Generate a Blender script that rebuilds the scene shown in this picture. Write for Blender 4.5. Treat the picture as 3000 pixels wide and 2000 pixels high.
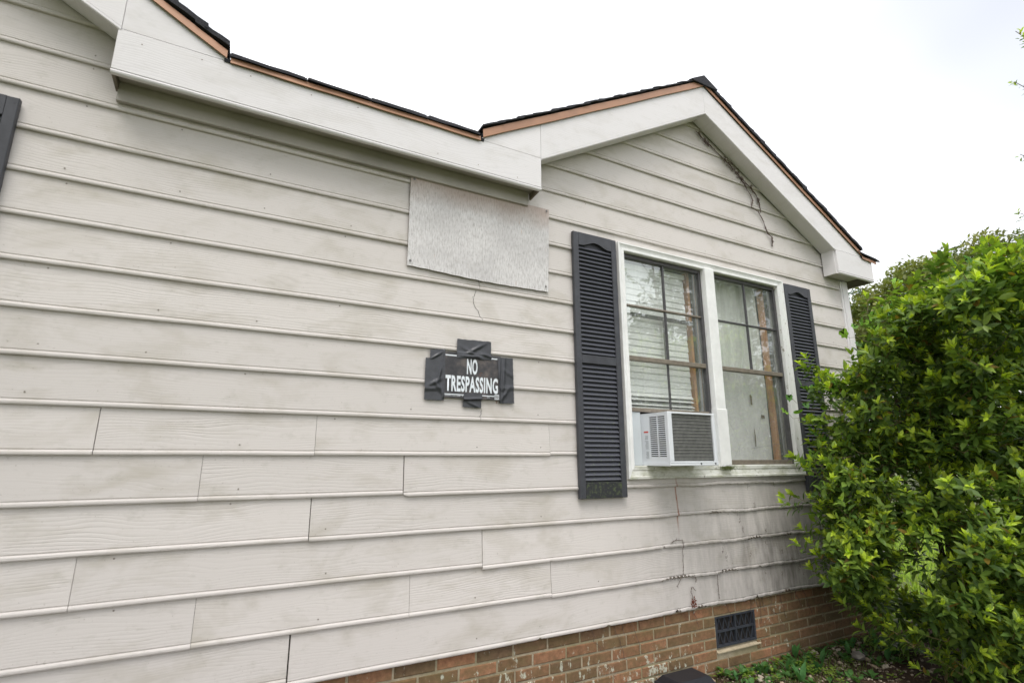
import bpy, bmesh, math, random
import numpy as np
from mathutils import Vector, Matrix

for o in list(bpy.data.objects):
    bpy.data.objects.remove(o, do_unlink=True)
scene = bpy.context.scene
COL = scene.collection
rnd = random.Random(11)
R = math.radians

# ------------------------------------------------------------------ camera
cd = bpy.data.cameras.new('camera')
cam = bpy.data.objects.new('camera', cd); COL.objects.link(cam)
cam.location = (0.0, -2.777, 1.4315)
cam.rotation_euler = (R(90 + 12.74), 0.0, -R(27.8156))
cd.sensor_fit = 'HORIZONTAL'; cd.sensor_width = 36.0; cd.lens = 18.03
cd.clip_start = 0.05; cd.clip_end = 2000
cd.dof.use_dof = True; cd.dof.focus_distance = 4.0; cd.dof.aperture_fstop = 2.2
scene.camera = cam

# ------------------------------------------------------------------ sky, sun, exposure
SUN_EL, SUN_AZ = R(62), R(215)      # high, hidden behind the overcast, in front of the wall
w = bpy.data.worlds.new('World'); scene.world = w; w.use_nodes = True
nt = w.node_tree; nt.nodes.clear()
wo = nt.nodes.new('ShaderNodeOutputWorld'); bg = nt.nodes.new('ShaderNodeBackground')
sky = nt.nodes.new('ShaderNodeTexSky'); sky.sky_type = 'NISHITA'; sky.sun_disc = False
sky.sun_elevation = SUN_EL; sky.sun_rotation = SUN_AZ; sky.dust_density = 4.0
tc = nt.nodes.new('ShaderNodeTexCoord')
nz = nt.nodes.new('ShaderNodeTexNoise'); nz.inputs['Scale'].default_value = 1.7
nz.inputs['Detail'].default_value = 3.0; nz.inputs['Roughness'].default_value = 0.45
mp = nt.nodes.new('ShaderNodeMapping'); mp.inputs['Location'].default_value = (3.8, 7.86, -1.4)
nt.links.new(tc.outputs['Generated'], mp.inputs[0]); nt.links.new(mp.outputs[0], nz.inputs['Vector'])
cr = nt.nodes.new('ShaderNodeValToRGB')
cr.color_ramp.elements[0].position = 0.42; cr.color_ramp.elements[0].color = (0.29, 0.303, 0.335, 1)
cr.color_ramp.elements[1].position = 0.60; cr.color_ramp.elements[1].color = (1.0, 1.0, 1.0, 1)
cr.color_ramp.interpolation = 'B_SPLINE'
nt.links.new(nz.outputs['Fac'], cr.inputs[0])
vm = nt.nodes.new('ShaderNodeVectorMath'); vm.operation = 'SCALE'; vm.inputs['Scale'].default_value = 19.2
nt.links.new(cr.outputs[0], vm.inputs[0])
mx = nt.nodes.new('ShaderNodeMix'); mx.data_type = 'RGBA'; mx.inputs['Factor'].default_value = 0.12
nt.links.new(vm.outputs[0], mx.inputs['A']); nt.links.new(sky.outputs[0], mx.inputs['B'])
nt.links.new(mx.outputs['Result'], bg.inputs[0]); bg.inputs[1].default_value = 0.1
nt.links.new(bg.outputs[0], wo.inputs[0])

sl = bpy.data.lights.new('sun', 'SUN'); sun = bpy.data.objects.new('sun', sl); COL.objects.link(sun)
sl.energy = 1.3; sl.angle = R(30); sl.color = (1.0, 0.97, 0.92)
sd = Vector((math.sin(SUN_AZ) * math.cos(SUN_EL), math.cos(SUN_AZ) * math.cos(SUN_EL), math.sin(SUN_EL)))
sun.rotation_euler = sd.to_track_quat('Z', 'Y').to_euler()
sun.location = sd * 40
vs = scene.view_settings
vs.view_transform = 'Standard'; vs.look = 'None'; vs.exposure = 0.58; vs.gamma = 1.0; vs.use_curve_mapping = False
scene.render.engine = 'CYCLES'
cy = scene.cycles; cy.max_bounces = 5; cy.diffuse_bounces = 3; cy.glossy_bounces = 3; cy.transmission_bounces = 4; cy.transparent_max_bounces = 8

# ------------------------------------------------------------------ helpers
class MB:
    """collects geometry for one mesh object"""
    def __init__(s): s.v = []; s.f = []; s.m = []
    def add(s, vs_, fs_, m=0):
        b = len(s.v); s.v += [tuple(p) for p in vs_]
        for f in fs_: s.f.append(tuple(b + i for i in f)); s.m.append(m)
    def box(s, x0, x1, y0, y1, z0, z1, m=0):
        s.add([(x0,y0,z0),(x1,y0,z0),(x1,y1,z0),(x0,y1,z0),(x0,y0,z1),(x1,y0,z1),(x1,y1,z1),(x0,y1,z1)],
              [(0,3,2,1),(4,5,6,7),(0,1,5,4),(1,2,6,5),(2,3,7,6),(3,0,4,7)], m)
    def bbox(s, x0, x1, y0, y1, z0, z1, b=0.003, m=0):
        """box with chamfered front edges (front = -y)"""
        xs = [x0, x0 + b, x1 - b, x1]; zs = [z0, z0 + b, z1 - b, z1]
        v = [(x0,y1,z0),(x1,y1,z0),(x1,y1,z1),(x0,y1,z1),
             (x0,y0+b,z0),(x1,y0+b,z0),(x1,y0+b,z1),(x0,y0+b,z1),
             (xs[1],y0,zs[1]),(xs[2],y0,zs[1]),(xs[2],y0,zs[2]),(xs[1],y0,zs[2])]
        f = [(0,3,2,1),(0,1,5,4),(1,2,6,5),(2,3,7,6),(3,0,4,7),(4,5,9,8),(5,6,10,9),(6,7,11,10),(7,4,8,11),(8,9,10,11)]
        s.add(v, f, m)
    def prism(s, poly, y0, y1, m=0):
        """xz polygon (ccw seen from -y) extruded along y from y0 (front) to y1"""
        n = len(poly)
        v = [(x, y0, z) for x, z in poly] + [(x, y1, z) for x, z in poly]
        f = [tuple(range(n)), tuple(range(2*n-1, n-1, -1))]
        for i in range(n):
            j = (i + 1) % n; f.append((i, i + n, j + n, j))
        s.add(v, f, m)
    def tube(s, pts, rad, n=5, m=0):
        pts = [Vector(p) for p in pts]; k = len(pts); b = len(s.v)
        if not hasattr(rad, '__len__'): rad = [rad] * k
        for i, p in enumerate(pts):
            d = (pts[min(i+1, k-1)] - pts[max(i-1, 0)]).normalized()
            a = d.orthogonal().normalized() if i == 0 else (a - d * a.dot(d)).normalized()
            c = d.cross(a)
            for j in range(n):
                t = 2 * math.pi * j / n
                s.v.append(tuple(p + (a * math.cos(t) + c * math.sin(t)) * rad[i]))
        for i in range(k - 1):
            for j in range(n):
                q = (j + 1) % n
                s.f.append((b+i*n+j, b+i*n+q, b+(i+1)*n+q, b+(i+1)*n+j)); s.m.append(m)
        s.f.append(tuple(b + j for j in range(n-1, -1, -1))); s.m.append(m)
        s.f.append(tuple(b + (k-1)*n + j for j in range(n))); s.m.append(m)
    def mesh(s, name, mats, smooth=False):
        me = bpy.data.meshes.new(name); me.from_pydata(s.v, [], s.f)
        for m in (mats if isinstance(mats, (list, tuple)) else [mats]): me.materials.append(m)
        me.polygons.foreach_set('material_index', s.m)
        if smooth: me.polygons.foreach_set('use_smooth', [True] * len(s.f))
        me.update(); return me
    def build(s, name, mats, parent=None, smooth=False):
        return link(name, s.mesh(name, mats, smooth), parent)

def link(name, me, parent=None, loc=None, rot=None, scale=None):
    o = bpy.data.objects.new(name, me); COL.objects.link(o)
    if parent is not None: o.parent = parent
    if loc: o.location = loc
    if rot: o.rotation_euler = rot
    if scale: o.scale = scale
    return o
def empty(name, label=None, cat=None, group=None, loc=(0, 0, 0)):
    o = bpy.data.objects.new(name, None); COL.objects.link(o); o.location = loc
    o.empty_display_size = 0.1
    if label: tag(o, label, cat, group)
    return o
def tag(o, label=None, cat=None, group=None, kind=None):
    if label: o['label'] = label
    if cat: o['category'] = cat
    if group: o['group'] = group
    if kind: o['kind'] = kind
    return o
def np_mesh(name, V, F, mats, mi=None, tint=None, smooth=False):
    """V (n,3), F (k,4) or (k,3) arrays -> mesh fast"""
    me = bpy.data.meshes.new(name); n = F.shape[1]
    me.vertices.add(len(V)); me.vertices.foreach_set('co', V.astype(np.float32).ravel())
    me.loops.add(F.size); me.loops.foreach_set('vertex_index', F.astype(np.int32).ravel())
    me.polygons.add(len(F)); me.polygons.foreach_set('loop_start', np.arange(0, F.size, n, dtype=np.int32))
    for m in (mats if isinstance(mats, (list, tuple)) else [mats]): me.materials.append(m)
    if mi is not None: me.polygons.foreach_set('material_index', mi.astype(np.int32))
    if smooth: me.polygons.foreach_set('use_smooth', np.ones(len(F), dtype=bool))
    if tint is not None:
        a = me.attributes.new('tint', 'FLOAT_COLOR', 'POINT')
        a.data.foreach_set('color', np.concatenate([tint, np.ones((len(tint), 1))], 1).astype(np.float32).ravel())
    me.update(calc_edges=True); me.validate()
    return me

# ------------------------------------------------------------------ materials
class NT:
    def __init__(s, name):
        s.mat = bpy.data.materials.new(name); s.mat.use_nodes = True
        s.t = s.mat.node_tree; s.t.nodes.clear()
        s.out = s.n('ShaderNodeOutputMaterial')
        s.geo = None
    def n(s, typ, **kw):
        x = s.t.nodes.new(typ)
        for k, v in kw.items(): setattr(x, k, v)
        return x
    def set(s, inp, v):
        if hasattr(v, 'is_output') or isinstance(v, bpy.types.NodeSocket): s.t.links.new(v, inp)
        elif isinstance(v, (tuple, list)) and len(v) == 3 and inp.type == 'RGBA': inp.default_value = (*v, 1)
        else: inp.default_value = v
    def pos(s):
        if s.geo is None: s.geo = s.n('ShaderNodeNewGeometry')
        return s.geo.outputs['Position']
    def obj(s): return s.n('ShaderNodeTexCoord').outputs['Object']
    def rand(s): return s.n('ShaderNodeObjectInfo').outputs['Random']
    def math(s, op, a, b=None, c=None, clamp=False):
        x = s.n('ShaderNodeMath', operation=op); x.use_clamp = clamp
        s.set(x.inputs[0], a)
        if b is not None: s.set(x.inputs[1], b)
        if c is not None: s.set(x.inputs[2], c)
        return x.outputs[0]
    def sep(s, v):
        x = s.n('ShaderNodeSeparateXYZ'); s.set(x.inputs[0], v); return x.outputs
    def comb(s, a, b, c):
        x = s.n('ShaderNodeCombineXYZ')
        for i, q in zip(x.inputs, (a, b, c)): s.set(i, q)
        return x.outputs[0]
    def scale(s, v, sc, loc=(0, 0, 0)):
        x = s.n('ShaderNodeMapping'); s.set(x.inputs[0], v)
        x.inputs['Scale'].default_value = sc; x.inputs['Location'].default_value = loc
        return x.outputs[0]
    def noise(s, v, scale=1.0, detail=2.0, rough=0.5, dist=0.0):
        x = s.n('ShaderNodeTexNoise'); s.set(x.inputs['Vector'], v)
        x.inputs['Scale'].default_value = scale; x.inputs['Detail'].default_value = detail
        x.inputs['Roughness'].default_value = rough; x.inputs['Distortion'].default_value = dist
        return x.outputs['Fac']
    def ramp(s, v, stops):
        x = s.n('ShaderNodeValToRGB'); s.set(x.inputs[0], v); e = x.color_ramp.elements
        while len(e) < len(stops): e.new(0.5)
        for i, (p, c) in enumerate(stops):
            e[i].position = p; e[i].color = (*c, 1) if isinstance(c, (tuple, list)) else (c, c, c, 1)
        return x.outputs[0]
    def mix(s, f, a, b, mode='MIX'):
        x = s.n('ShaderNodeMix', data_type='RGBA', blend_type=mode)
        s.set(x.inputs['Factor'], f); s.set(x.inputs['A'], a); s.set(x.inputs['B'], b)
        return x.outputs['Result']
    def bump(s, h, strength=0.3, dist=0.002):
        x = s.n('ShaderNodeBump'); s.set(x.inputs['Height'], h)
        x.inputs['Strength'].default_value = strength; x.inputs['Distance'].default_value = dist
        return x.outputs[0]
    def prin(s, col, rough=0.6, normal=None, metallic=0.0, spec=0.5):
        x = s.n('ShaderNodeBsdfPrincipled'); s.set(x.inputs['Base Color'], col); s.set(x.inputs['Roughness'], rough)
        x.inputs['Metallic'].default_value = metallic; x.inputs['Specular IOR Level'].default_value = spec
        if normal is not None: s.set(x.inputs['Normal'], normal)
        s.t.links.new(x.outputs[0], s.out.inputs[0]); return x

def simple(name, col, rough=0.6, var=0.15, sc=6.0, metallic=0.0, spec=0.5, bump=0.0):
    m = NT(name); p = m.pos()
    n1 = m.noise(p, sc, 4, 0.6)
    c = m.mix(1.0, col, m.ramp(n1, [(0.3, 1 - var), (0.7, 1 + var * 0.5)]), 'MULTIPLY')
    m.prin(c, rough, m.bump(m.noise(p, sc * 12, 3), bump) if bump else None, metallic, spec)
    return m.mat

def blob(m, x, z, cx, cz, rx, rz):
    """soft spot mask at a wall position"""
    dx = m.math('DIVIDE', m.math('SUBTRACT', x, cx), rx); dz = m.math('DIVIDE', m.math('SUBTRACT', z, cz), rz)
    d = m.math('ADD', m.math('MULTIPLY', dx, dx), m.math('MULTIPLY', dz, dz))
    return m.math('SUBTRACT', 1.0, d, clamp=True)

def siding_mat(name, base, grain=1.0, dirt=1.0, wall=True):
    m = NT(name); p = m.pos(); xyz = m.sep(p); x, z = xyz[0], xyz[2]
    r = m.rand()
    # every board carries its own piece of embossed wood grain
    xo = m.math('ADD', x, m.math('MULTIPLY', r, 37.0)); zo = m.math('ADD', z, m.math('MULTIPLY', r, 11.0))
    warp = m.noise(m.comb(m.math('MULTIPLY', xo, 1.3), 0.0, m.math('MULTIPLY', zo, 6.0)), 1.0, 2, 0.5)
    fine = m.noise(m.comb(m.math('MULTIPLY', xo, 9.0), 0.0, m.math('MULTIPLY', zo, 40.0)), 1.0, 2, 0.5)
    ph = m.math('ADD', m.math('MULTIPLY', zo, 430.0), m.math('ADD', m.math('MULTIPLY', warp, 62.0), m.math('MULTIPLY', fine, 4.0)))
    band = m.math('MULTIPLY_ADD', m.math('SINE', ph), 0.5, 0.5)
    amp = m.ramp(m.noise(m.comb(m.math('MULTIPLY', xo, 2.2), 3.0, m.math('MULTIPLY', zo, 9.0)), 1.0, 3, 0.6), [(0.32, 0.05), (0.66, 1.0)])
    amp = m.math('MULTIPLY', amp, m.ramp(m.math('FRACT', m.math('MULTIPLY', r, 7.3)), [(0.0, 0.35), (1.0, 1.15)]))
    line = m.math('MULTIPLY', m.math('POWER', band, 4.0), amp)
    tick = m.noise(m.comb(m.math('MULTIPLY', xo, 14.0), 5.0, m.math('MULTIPLY', zo, 330.0)), 1.0, 2, 0.6)
    h = m.math('ADD', m.math('MULTIPLY', line, -1.0), m.math('MULTIPLY', tick, -0.5))
    col = m.mix(m.math('MULTIPLY', line, 0.15 * grain), base, tuple(c * 0.55 for c in base))
    # board to board tone, cloudy mildew, runs
    col = m.mix(1.0, col, m.ramp(r, [(0.0, 0.955), (1.0, 1.03)]), 'MULTIPLY')
    cloud = m.noise(m.comb(m.math('MULTIPLY', xo, 1.5), 0.0, m.math('MULTIPLY', zo, 3.4)), 1.7, 4, 0.64, 0.4)
    col = m.mix(m.math('MULTIPLY', m.ramp(cloud, [(0.50, 0.0), (0.72, 1.0)]), 0.46 * dirt), col, (0.36, 0.325, 0.25))
    g2 = m.noise(m.scale(p, (5.0, 1, 9.0), (4, 0, 2)), 2.0, 4, 0.7)
    col = m.mix(m.math('MULTIPLY', m.ramp(g2, [(0.56, 0.0), (0.75, 1.0)]), 0.30 * dirt), col, (0.30, 0.29, 0.23))
    spk = m.noise(p, 95.0, 2, 0.5)
    col = m.mix(m.math('MULTIPLY', m.ramp(spk, [(0.70, 0.0), (0.76, 1.0)]), 0.35 * dirt), col, (0.20, 0.16, 0.12))
    if wall:
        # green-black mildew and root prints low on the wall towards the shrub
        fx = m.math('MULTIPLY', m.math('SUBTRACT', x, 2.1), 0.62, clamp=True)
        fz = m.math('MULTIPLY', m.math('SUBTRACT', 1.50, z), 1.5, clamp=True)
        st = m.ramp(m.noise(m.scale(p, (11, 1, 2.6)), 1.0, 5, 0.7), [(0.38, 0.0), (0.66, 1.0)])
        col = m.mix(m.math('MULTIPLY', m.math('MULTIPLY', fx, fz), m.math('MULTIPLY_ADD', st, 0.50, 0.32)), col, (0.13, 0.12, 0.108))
        # rust run below the air conditioner
        wob = m.math('MULTIPLY_ADD', m.noise(m.scale(p, (2, 1, 14)), 1.0, 2), 0.016, 2.748)
        rx = m.math('SUBTRACT', 1.0, m.math('DIVIDE', m.math('ABSOLUTE', m.math('SUBTRACT', x, wob)), 0.011), clamp=True)
        rz = m.math('MULTIPLY', m.math('MULTIPLY', m.math('SUBTRACT', z, 0.90), 6.0, clamp=True), m.math('MULTIPLY', m.math('SUBTRACT', 1.34, z), 9.0, clamp=True))
        rn = m.noise(m.scale(p, (60, 1, 14)), 1.0, 3)
        col = m.mix(m.math('MULTIPLY', m.math('MULTIPLY', rx, rz), m.math('MULTIPLY', rn, 1.7)), col, (0.27, 0.095, 0.045))
    m.prin(col, 0.62, m.bump(h, 0.38 * grain, 0.0016), spec=0.35)
    return m.mat

M = {}
SID = (0.630, 0.589, 0.560)
TRIM = (0.75, 0.725, 0.73)
M['siding'] = siding_mat('painted_hardboard_siding', SID)
M['trim'] = siding_mat('painted_trim', TRIM, grain=0.7, dirt=0.45, wall=False)
M['soffit'] = simple('soffit_paint', (0.45, 0.42, 0.385), 0.7, 0.18, 3.0)
M['white'] = simple('white_casing_paint', (0.83, 0.83, 0.815), 0.55, 0.10, 9.0)
def sill_mat():
    m = NT('weathered_sill_paint'); p = m.pos()
    n = m.noise(m.scale(p, (6, 6, 14)), 1.5, 6, 0.7)
    c = m.mix(m.ramp(n, [(0.42, 0.0), (0.70, 0.85)]), (0.68, 0.68, 0.63), (0.30, 0.31, 0.19))
    f = m.noise(m.scale(p, (26, 10, 40)), 1.5, 4, 0.7)
    c = m.mix(m.ramp(f, [(0.63, 0.0), (0.68, 0.8)]), c, (0.20, 0.17, 0.13))
    m.prin(c, 0.65, m.bump(n, 0.3, 0.003)); return m.mat
M['sill'] = sill_mat()
def peel_mat():
    m = NT('peeling_casing_paint'); p = m.pos()
    f = m.noise(m.scale(p, (34, 20, 9)), 1.6, 5, 0.72)
    c = m.mix(m.ramp(f, [(0.615, 0.0), (0.645, 1.0)]), (0.72, 0.725, 0.70), (0.22, 0.18, 0.13))
    m.prin(c, 0.6, m.bump(f, 0.25, 0.003)); return m.mat
M['peel'] = peel_mat()
M['shutter'] = simple('black_shutter_plastic', (0.052, 0.054, 0.064), 0.55, 0.25, 14.0, bump=0.08)
def louver_mat():
    m = NT('louver_plastic'); p = m.pos(); z = m.sep(p)[2]
    n = m.noise(p, 60.0, 4, 0.75)
    amt = m.math('MULTIPLY', m.math('MULTIPLY', m.math('SUBTRACT', 2.15, z), 1.6, clamp=True), 0.8)
    c = m.mix(m.math('MULTIPLY', m.ramp(n, [(0.60, 0.0), (0.68, 1.0)]), amt), (0.072, 0.075, 0.092), (0.20, 0.24, 0.13))
    m.prin(c, 0.5); return m.mat
M['louver'] = louver_mat()
def railmoss_mat():
    m = NT('mossy_shutter_rail'); p = m.pos()
    n = m.noise(p, 45.0, 5, 0.7)
    c = m.mix(m.ramp(n, [(0.50, 0.0), (0.62, 0.7)]), (0.022, 0.023, 0.027), (0.10, 0.13, 0.05))
    m.prin(c, 0.6, m.bump(n, 0.2)); return m.mat
M['railmoss'] = railmoss_mat()
M['bronze'] = simple('dark_bronze_aluminium', (0.085, 0.082, 0.085), 0.42, 0.25, 20.0, metallic=0.3)
M['bronze2'] = simple('weathered_bronze_rail', (0.23, 0.195, 0.155), 0.5, 0.3, 25.0, metallic=0.2)
M['copper'] = simple('copper_brown_drip_edge', (0.36, 0.188, 0.108), 0.45, 0.18, 5.0, metallic=0.15)
def shingle_mat():
    m = NT('asphalt_shingle'); p = m.pos()
    n = m.noise(p, 160.0, 3, 0.7); b = m.noise(p, 4.0, 3)
    c = m.ramp(n, [(0.3, (0.018, 0.018, 0.022)), (0.7, (0.075, 0.075, 0.085))])
    c = m.mix(1.0, c, m.ramp(b, [(0.3, 0.75), (0.7, 1.15)]), 'MULTIPLY')
    m.prin(c, 0.9, m.bump(n, 0.6, 0.004), spec=0.2); return m.mat
M['shingle'] = shingle_mat()
M['dark'] = simple('dark_cavity', (0.025, 0.022, 0.02), 0.9, 0.2, 4.0)
M['sheath'] = simple('sheathing', (0.07, 0.055, 0.045), 0.9, 0.3, 6.0)
M['inwall'] = simple('interior_wall', (0.30, 0.29, 0.27), 0.8, 0.1, 2.0)
def wood_mat():
    m = NT('stained_wood'); p = m.pos()
    n = m.noise(m.scale(p, (60, 60, 3)), 1.0, 4, 0.6, 0.6)
    c = m.ramp(n, [(0.3, (0.56, 0.23, 0.09)), (0.7, (0.80, 0.42, 0.20))])
    m.prin(c, 0.45); return m.mat
M['wood'] = wood_mat()
def glass_mat():
    m = NT('window_glass'); p = m.pos()
    tr = m.n('ShaderNodeBsdfTransparent'); gl = m.n('ShaderNodeBsdfGlossy'); df = m.n('ShaderNodeBsdfDiffuse')
    tr.inputs[0].default_value = (0.985, 1.0, 0.99, 1); gl.inputs['Roughness'].default_value = 0.015
    gl.inputs[0].default_value = (0.95, 1.0, 0.99, 1)
    df.inputs[0].default_value = (0.66, 0.68, 0.64, 1)
    lw = m.n('ShaderNodeLayerWeight'); lw.inputs['Blend'].default_value = 0.5
    fac = m.math('MULTIPLY_ADD', m.math('POWER', lw.outputs['Facing'], 3.0), 0.75, 0.165)
    wv = m.bump(m.noise(p, 2.6, 2), 0.06, 0.02); m.t.links.new(wv, gl.inputs['Normal'])
    a = m.n('ShaderNodeMixShader'); m.t.links.new(fac, a.inputs[0])
    m.t.links.new(tr.outputs[0], a.inputs[1]); m.t.links.new(gl.outputs[0], a.inputs[2])
    dirt = m.ramp(m.noise(m.scale(p, (9, 9, 3)), 1.4, 6, 0.7), [(0.35, 0.07), (0.75, 0.24)])
    b = m.n('ShaderNodeMixShader'); m.t.links.new(dirt, b.inputs[0])
    m.t.links.new(a.outputs[0], b.inputs[1]); m.t.links.new(df.outputs[0], b.inputs[2])
    m.t.links.new(b.outputs[0], m.out.inputs[0]); return m.mat
M['glass'] = glass_mat()
M['crack'] = simple('crack_line', (0.05, 0.045, 0.04), 0.8, 0.2, 10)
M['torn'] = simple('torn_fibre', (0.20, 0.17, 0.135), 0.9, 0.4, 60)
M['glasscrack'] = simple('glass_crack_edge', (0.23, 0.25, 0.24), 0.4, 0.2, 10)
M['blind'] = simple('blind_vinyl', (0.88, 0.89, 0.86), 0.5, 0.04, 3.0)
def cloth_mat(name, base, st):
    m = NT(name); p = m.pos()
    n = m.noise(m.scale(p, (5, 5, 1.4)), 1.0, 4, 0.6)
    c = m.mix(1.0, base, m.ramp(n, [(0.3, 0.82), (0.7, 1.08)]), 'MULTIPLY')
    f = m.noise(m.scale(p, (13, 13, 5)), 1.3, 5, 0.7)
    c = m.mix(m.ramp(f, [(0.66, 0.0), (0.72, st)]), c, (0.30, 0.27, 0.22))
    m.prin(c, 0.9, spec=0.1); return m.mat
M['curtain'] = cloth_mat('sheer_curtain_cloth', (0.82, 0.83, 0.78), 0.0)
M['sheet'] = cloth_mat('hung_white_sheet', (0.76, 0.75, 0.735), 0.25)
M['acw'] = simple('white_painted_steel', (0.72, 0.745, 0.775), 0.35, 0.05, 8.0)
M['acfin'] = simple('coil_fins', (0.15, 0.15, 0.146), 0.5, 0.3, 30.0, metallic=0.3)
M['acwire'] = simple('grille_wire', (0.38, 0.38, 0.35), 0.4, 0.1, 10.0, metallic=0.4)
M['accord'] = simple('accordion_vinyl', (0.66, 0.70, 0.72), 0.45, 0.04, 8.0)
M['red'] = simple('red_label', (0.60, 0.06, 0.04), 0.5, 0.1, 40)
M['print'] = simple('grey_print', (0.30, 0.32, 0.33), 0.6, 0.1, 40)
M['bolt'] = simple('bolt_rubber', (0.035, 0.035, 0.045), 0.5, 0.2, 30)
def ply_mat():
    m = NT('weathered_plywood'); p = m.pos(); z = m.sep(p)[2]
    a = m.noise(m.scale(p, (60, 1, 12)), 2.2, 5, 0.72)
    c = m.ramp(a, [(0.30, (0.38, 0.355, 0.345)), (0.50, (0.66, 0.64, 0.635)), (0.70, (0.79, 0.775, 0.775))])
    cl = m.noise(m.scale(p, (2, 1, 2)), 1.7, 3)
    c = m.mix(m.ramp(cl, [(0.38, 0.32), (0.58, 0.0)]), c, (0.40, 0.385, 0.385))
    top = m.math('MULTIPLY', m.math('SUBTRACT', m.math('MULTIPLY_ADD', m.noise(m.scale(p, (4, 1, 4)), 1.0, 4), 0.18, z), 3.00), 7.0, clamp=True)
    c = m.mix(m.math('MULTIPLY', top, 0.55), c, (0.40, 0.27, 0.21))
    f = m.noise(m.scale(p, (120, 1, 11)), 1.0, 3, 0.6)
    c = m.mix(m.ramp(f, [(0.67, 0.0), (0.73, 0.6)]), c, (0.50, 0.33, 0.22))
    d = m.noise(m.scale(p, (150, 1, 16), (9, 0, 3)), 1.0, 3, 0.6)
    c = m.mix(m.ramp(d, [(0.64, 0.0), (0.74, 0.7)]), c, (0.16, 0.14, 0.13))
    m.prin(c, 0.85, m.bump(a, 0.35, 0.002), spec=0.2); return m.mat
M['ply'] = ply_mat()
M['plyedge'] = simple('plywood_edge', (0.16, 0.115, 0.08), 0.9, 0.3, 20)
M['tape'] = simple('black_cloth_tape', (0.044, 0.046, 0.054), 0.32, 0.25, 30.0, bump=0.12)
def sign_mat():
    m = NT('faded_black_sign'); p = m.pos()
    n = m.noise(p, 13.0, 5, 0.7)
    c = m.ramp(n, [(0.38, (0.022, 0.022, 0.026)), (0.52, (0.050, 0.046, 0.048)), (0.70, (0.13, 0.105, 0.095))])
    m.prin(c, 0.45); return m.mat
M['sign'] = sign_mat()
M['signwhite'] = simple('sign_white_print', (0.76, 0.80, 0.84), 0.5, 0.04, 30)
M['rustdrip'] = simple('rust_drip', (0.25, 0.075, 0.03), 0.8, 0.3, 60)
def brick_mat():
    m = NT('fired_clay_brick'); p = m.pos(); xyz = m.sep(p); r = m.rand()
    base = m.ramp(r, [(0.0, (0.225, 0.120, 0.064)), (0.25, (0.300, 0.155, 0.088)), (0.5, (0.165, 0.105, 0.058)), (0.78, (0.350, 0.175, 0.098)), (1.0, (0.135, 0.095, 0.058))])
    n = m.noise(p, 30.0, 5, 0.7)
    c = m.mix(1.0, base, m.ramp(n, [(0.3, 0.62), (0.7, 1.25)]), 'MULTIPLY')
    moss = m.noise(m.scale(p, (3, 3, 6)), 1.8, 6, 0.7)
    c = m.mix(m.ramp(moss, [(0.42, 0.0), (0.66, 0.70)]), c, (0.155, 0.122, 0.058))
    # the brick gets darker and greener towards the right end of the wall
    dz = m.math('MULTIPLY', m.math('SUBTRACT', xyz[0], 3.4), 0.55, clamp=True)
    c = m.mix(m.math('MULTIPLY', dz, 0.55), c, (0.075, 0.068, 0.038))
    li = m.noise(m.scale(p, (10, 10, 5)), 2.6, 5, 0.72)
    lm = m.noise(p, 2.3, 2)
    low = m.math('MULTIPLY', m.math('SUBTRACT', 0.36, xyz[2]), 0.42)
    liv = m.math('ADD', m.math('ADD', li, m.math('MULTIPLY', lm, 0.22)), m.math('MULTIPLY', low, m.math('MULTIPLY', m.math('SUBTRACT', 3.1, xyz[0]), 2.0, clamp=True)))
    c = m.mix(m.ramp(liv, [(0.735, 0.0), (0.78, 0.85)]), c, (0.52, 0.54, 0.44))
    m.prin(c, 0.9, m.bump(n, 0.5, 0.003), spec=0.2); return m.mat
M['brick'] = brick_mat()
def mortar_mat():
    m = NT('mortar'); p = m.pos(); x = m.sep(p)[0]
    n = m.noise(p, 40.0, 4, 0.7)
    c = m.ramp(n, [(0.3, (0.27, 0.225, 0.155)), (0.7, (0.43, 0.37, 0.27))])
    g = m.noise(p, 3.5, 4)
    c = m.mix(m.ramp(g, [(0.42, 0.0), (0.70, 0.7)]), c, (0.22, 0.20, 0.10))
    m.prin(c, 0.95, m.bump(n, 0.5, 0.003), spec=0.1); return m.mat
M['mortar'] = mortar_mat()
M['vent'] = simple('blue_grey_cast_metal', (0.060, 0.066, 0.082), 0.5, 0.3, 30.0, metallic=0.3)
def soil_mat():
    m = NT('garden_soil'); p = m.pos()
    n = m.noise(p, 14.0, 8, 0.75); f = m.noise(p, 120.0, 4, 0.7)
    c = m.ramp(n, [(0.3, (0.030, 0.019, 0.013)), (0.55, (0.075, 0.048, 0.032)), (0.75, (0.125, 0.090, 0.060))])
    c = m.mix(m.ramp(f, [(0.6, 0.0), (0.7, 0.4)]), c, (0.20, 0.16, 0.11))
    m.prin(c, 0.95, m.bump(m.math('ADD', n, m.math('MULTIPLY', f, 0.5)), 0.8, 0.02), spec=0.15); return m.mat
M['soil'] = soil_mat()
def lawn_mat():
    m = NT('lawn_grass'); p = m.pos()
    n = m.noise(p, 1.2, 5, 0.7); f = m.noise(p, 45.0, 4, 0.7)
    c = m.ramp(n, [(0.3, (0.100, 0.118, 0.050)), (0.7, (0.145, 0.162, 0.075))])
    c = m.mix(1.0, c, m.ramp(f, [(0.3, 0.6), (0.7, 1.25)]), 'MULTIPLY')
    m.prin(c, 0.9, m.bump(f, 0.7, 0.03), spec=0.2); return m.mat
M['lawn'] = lawn_mat()
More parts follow.
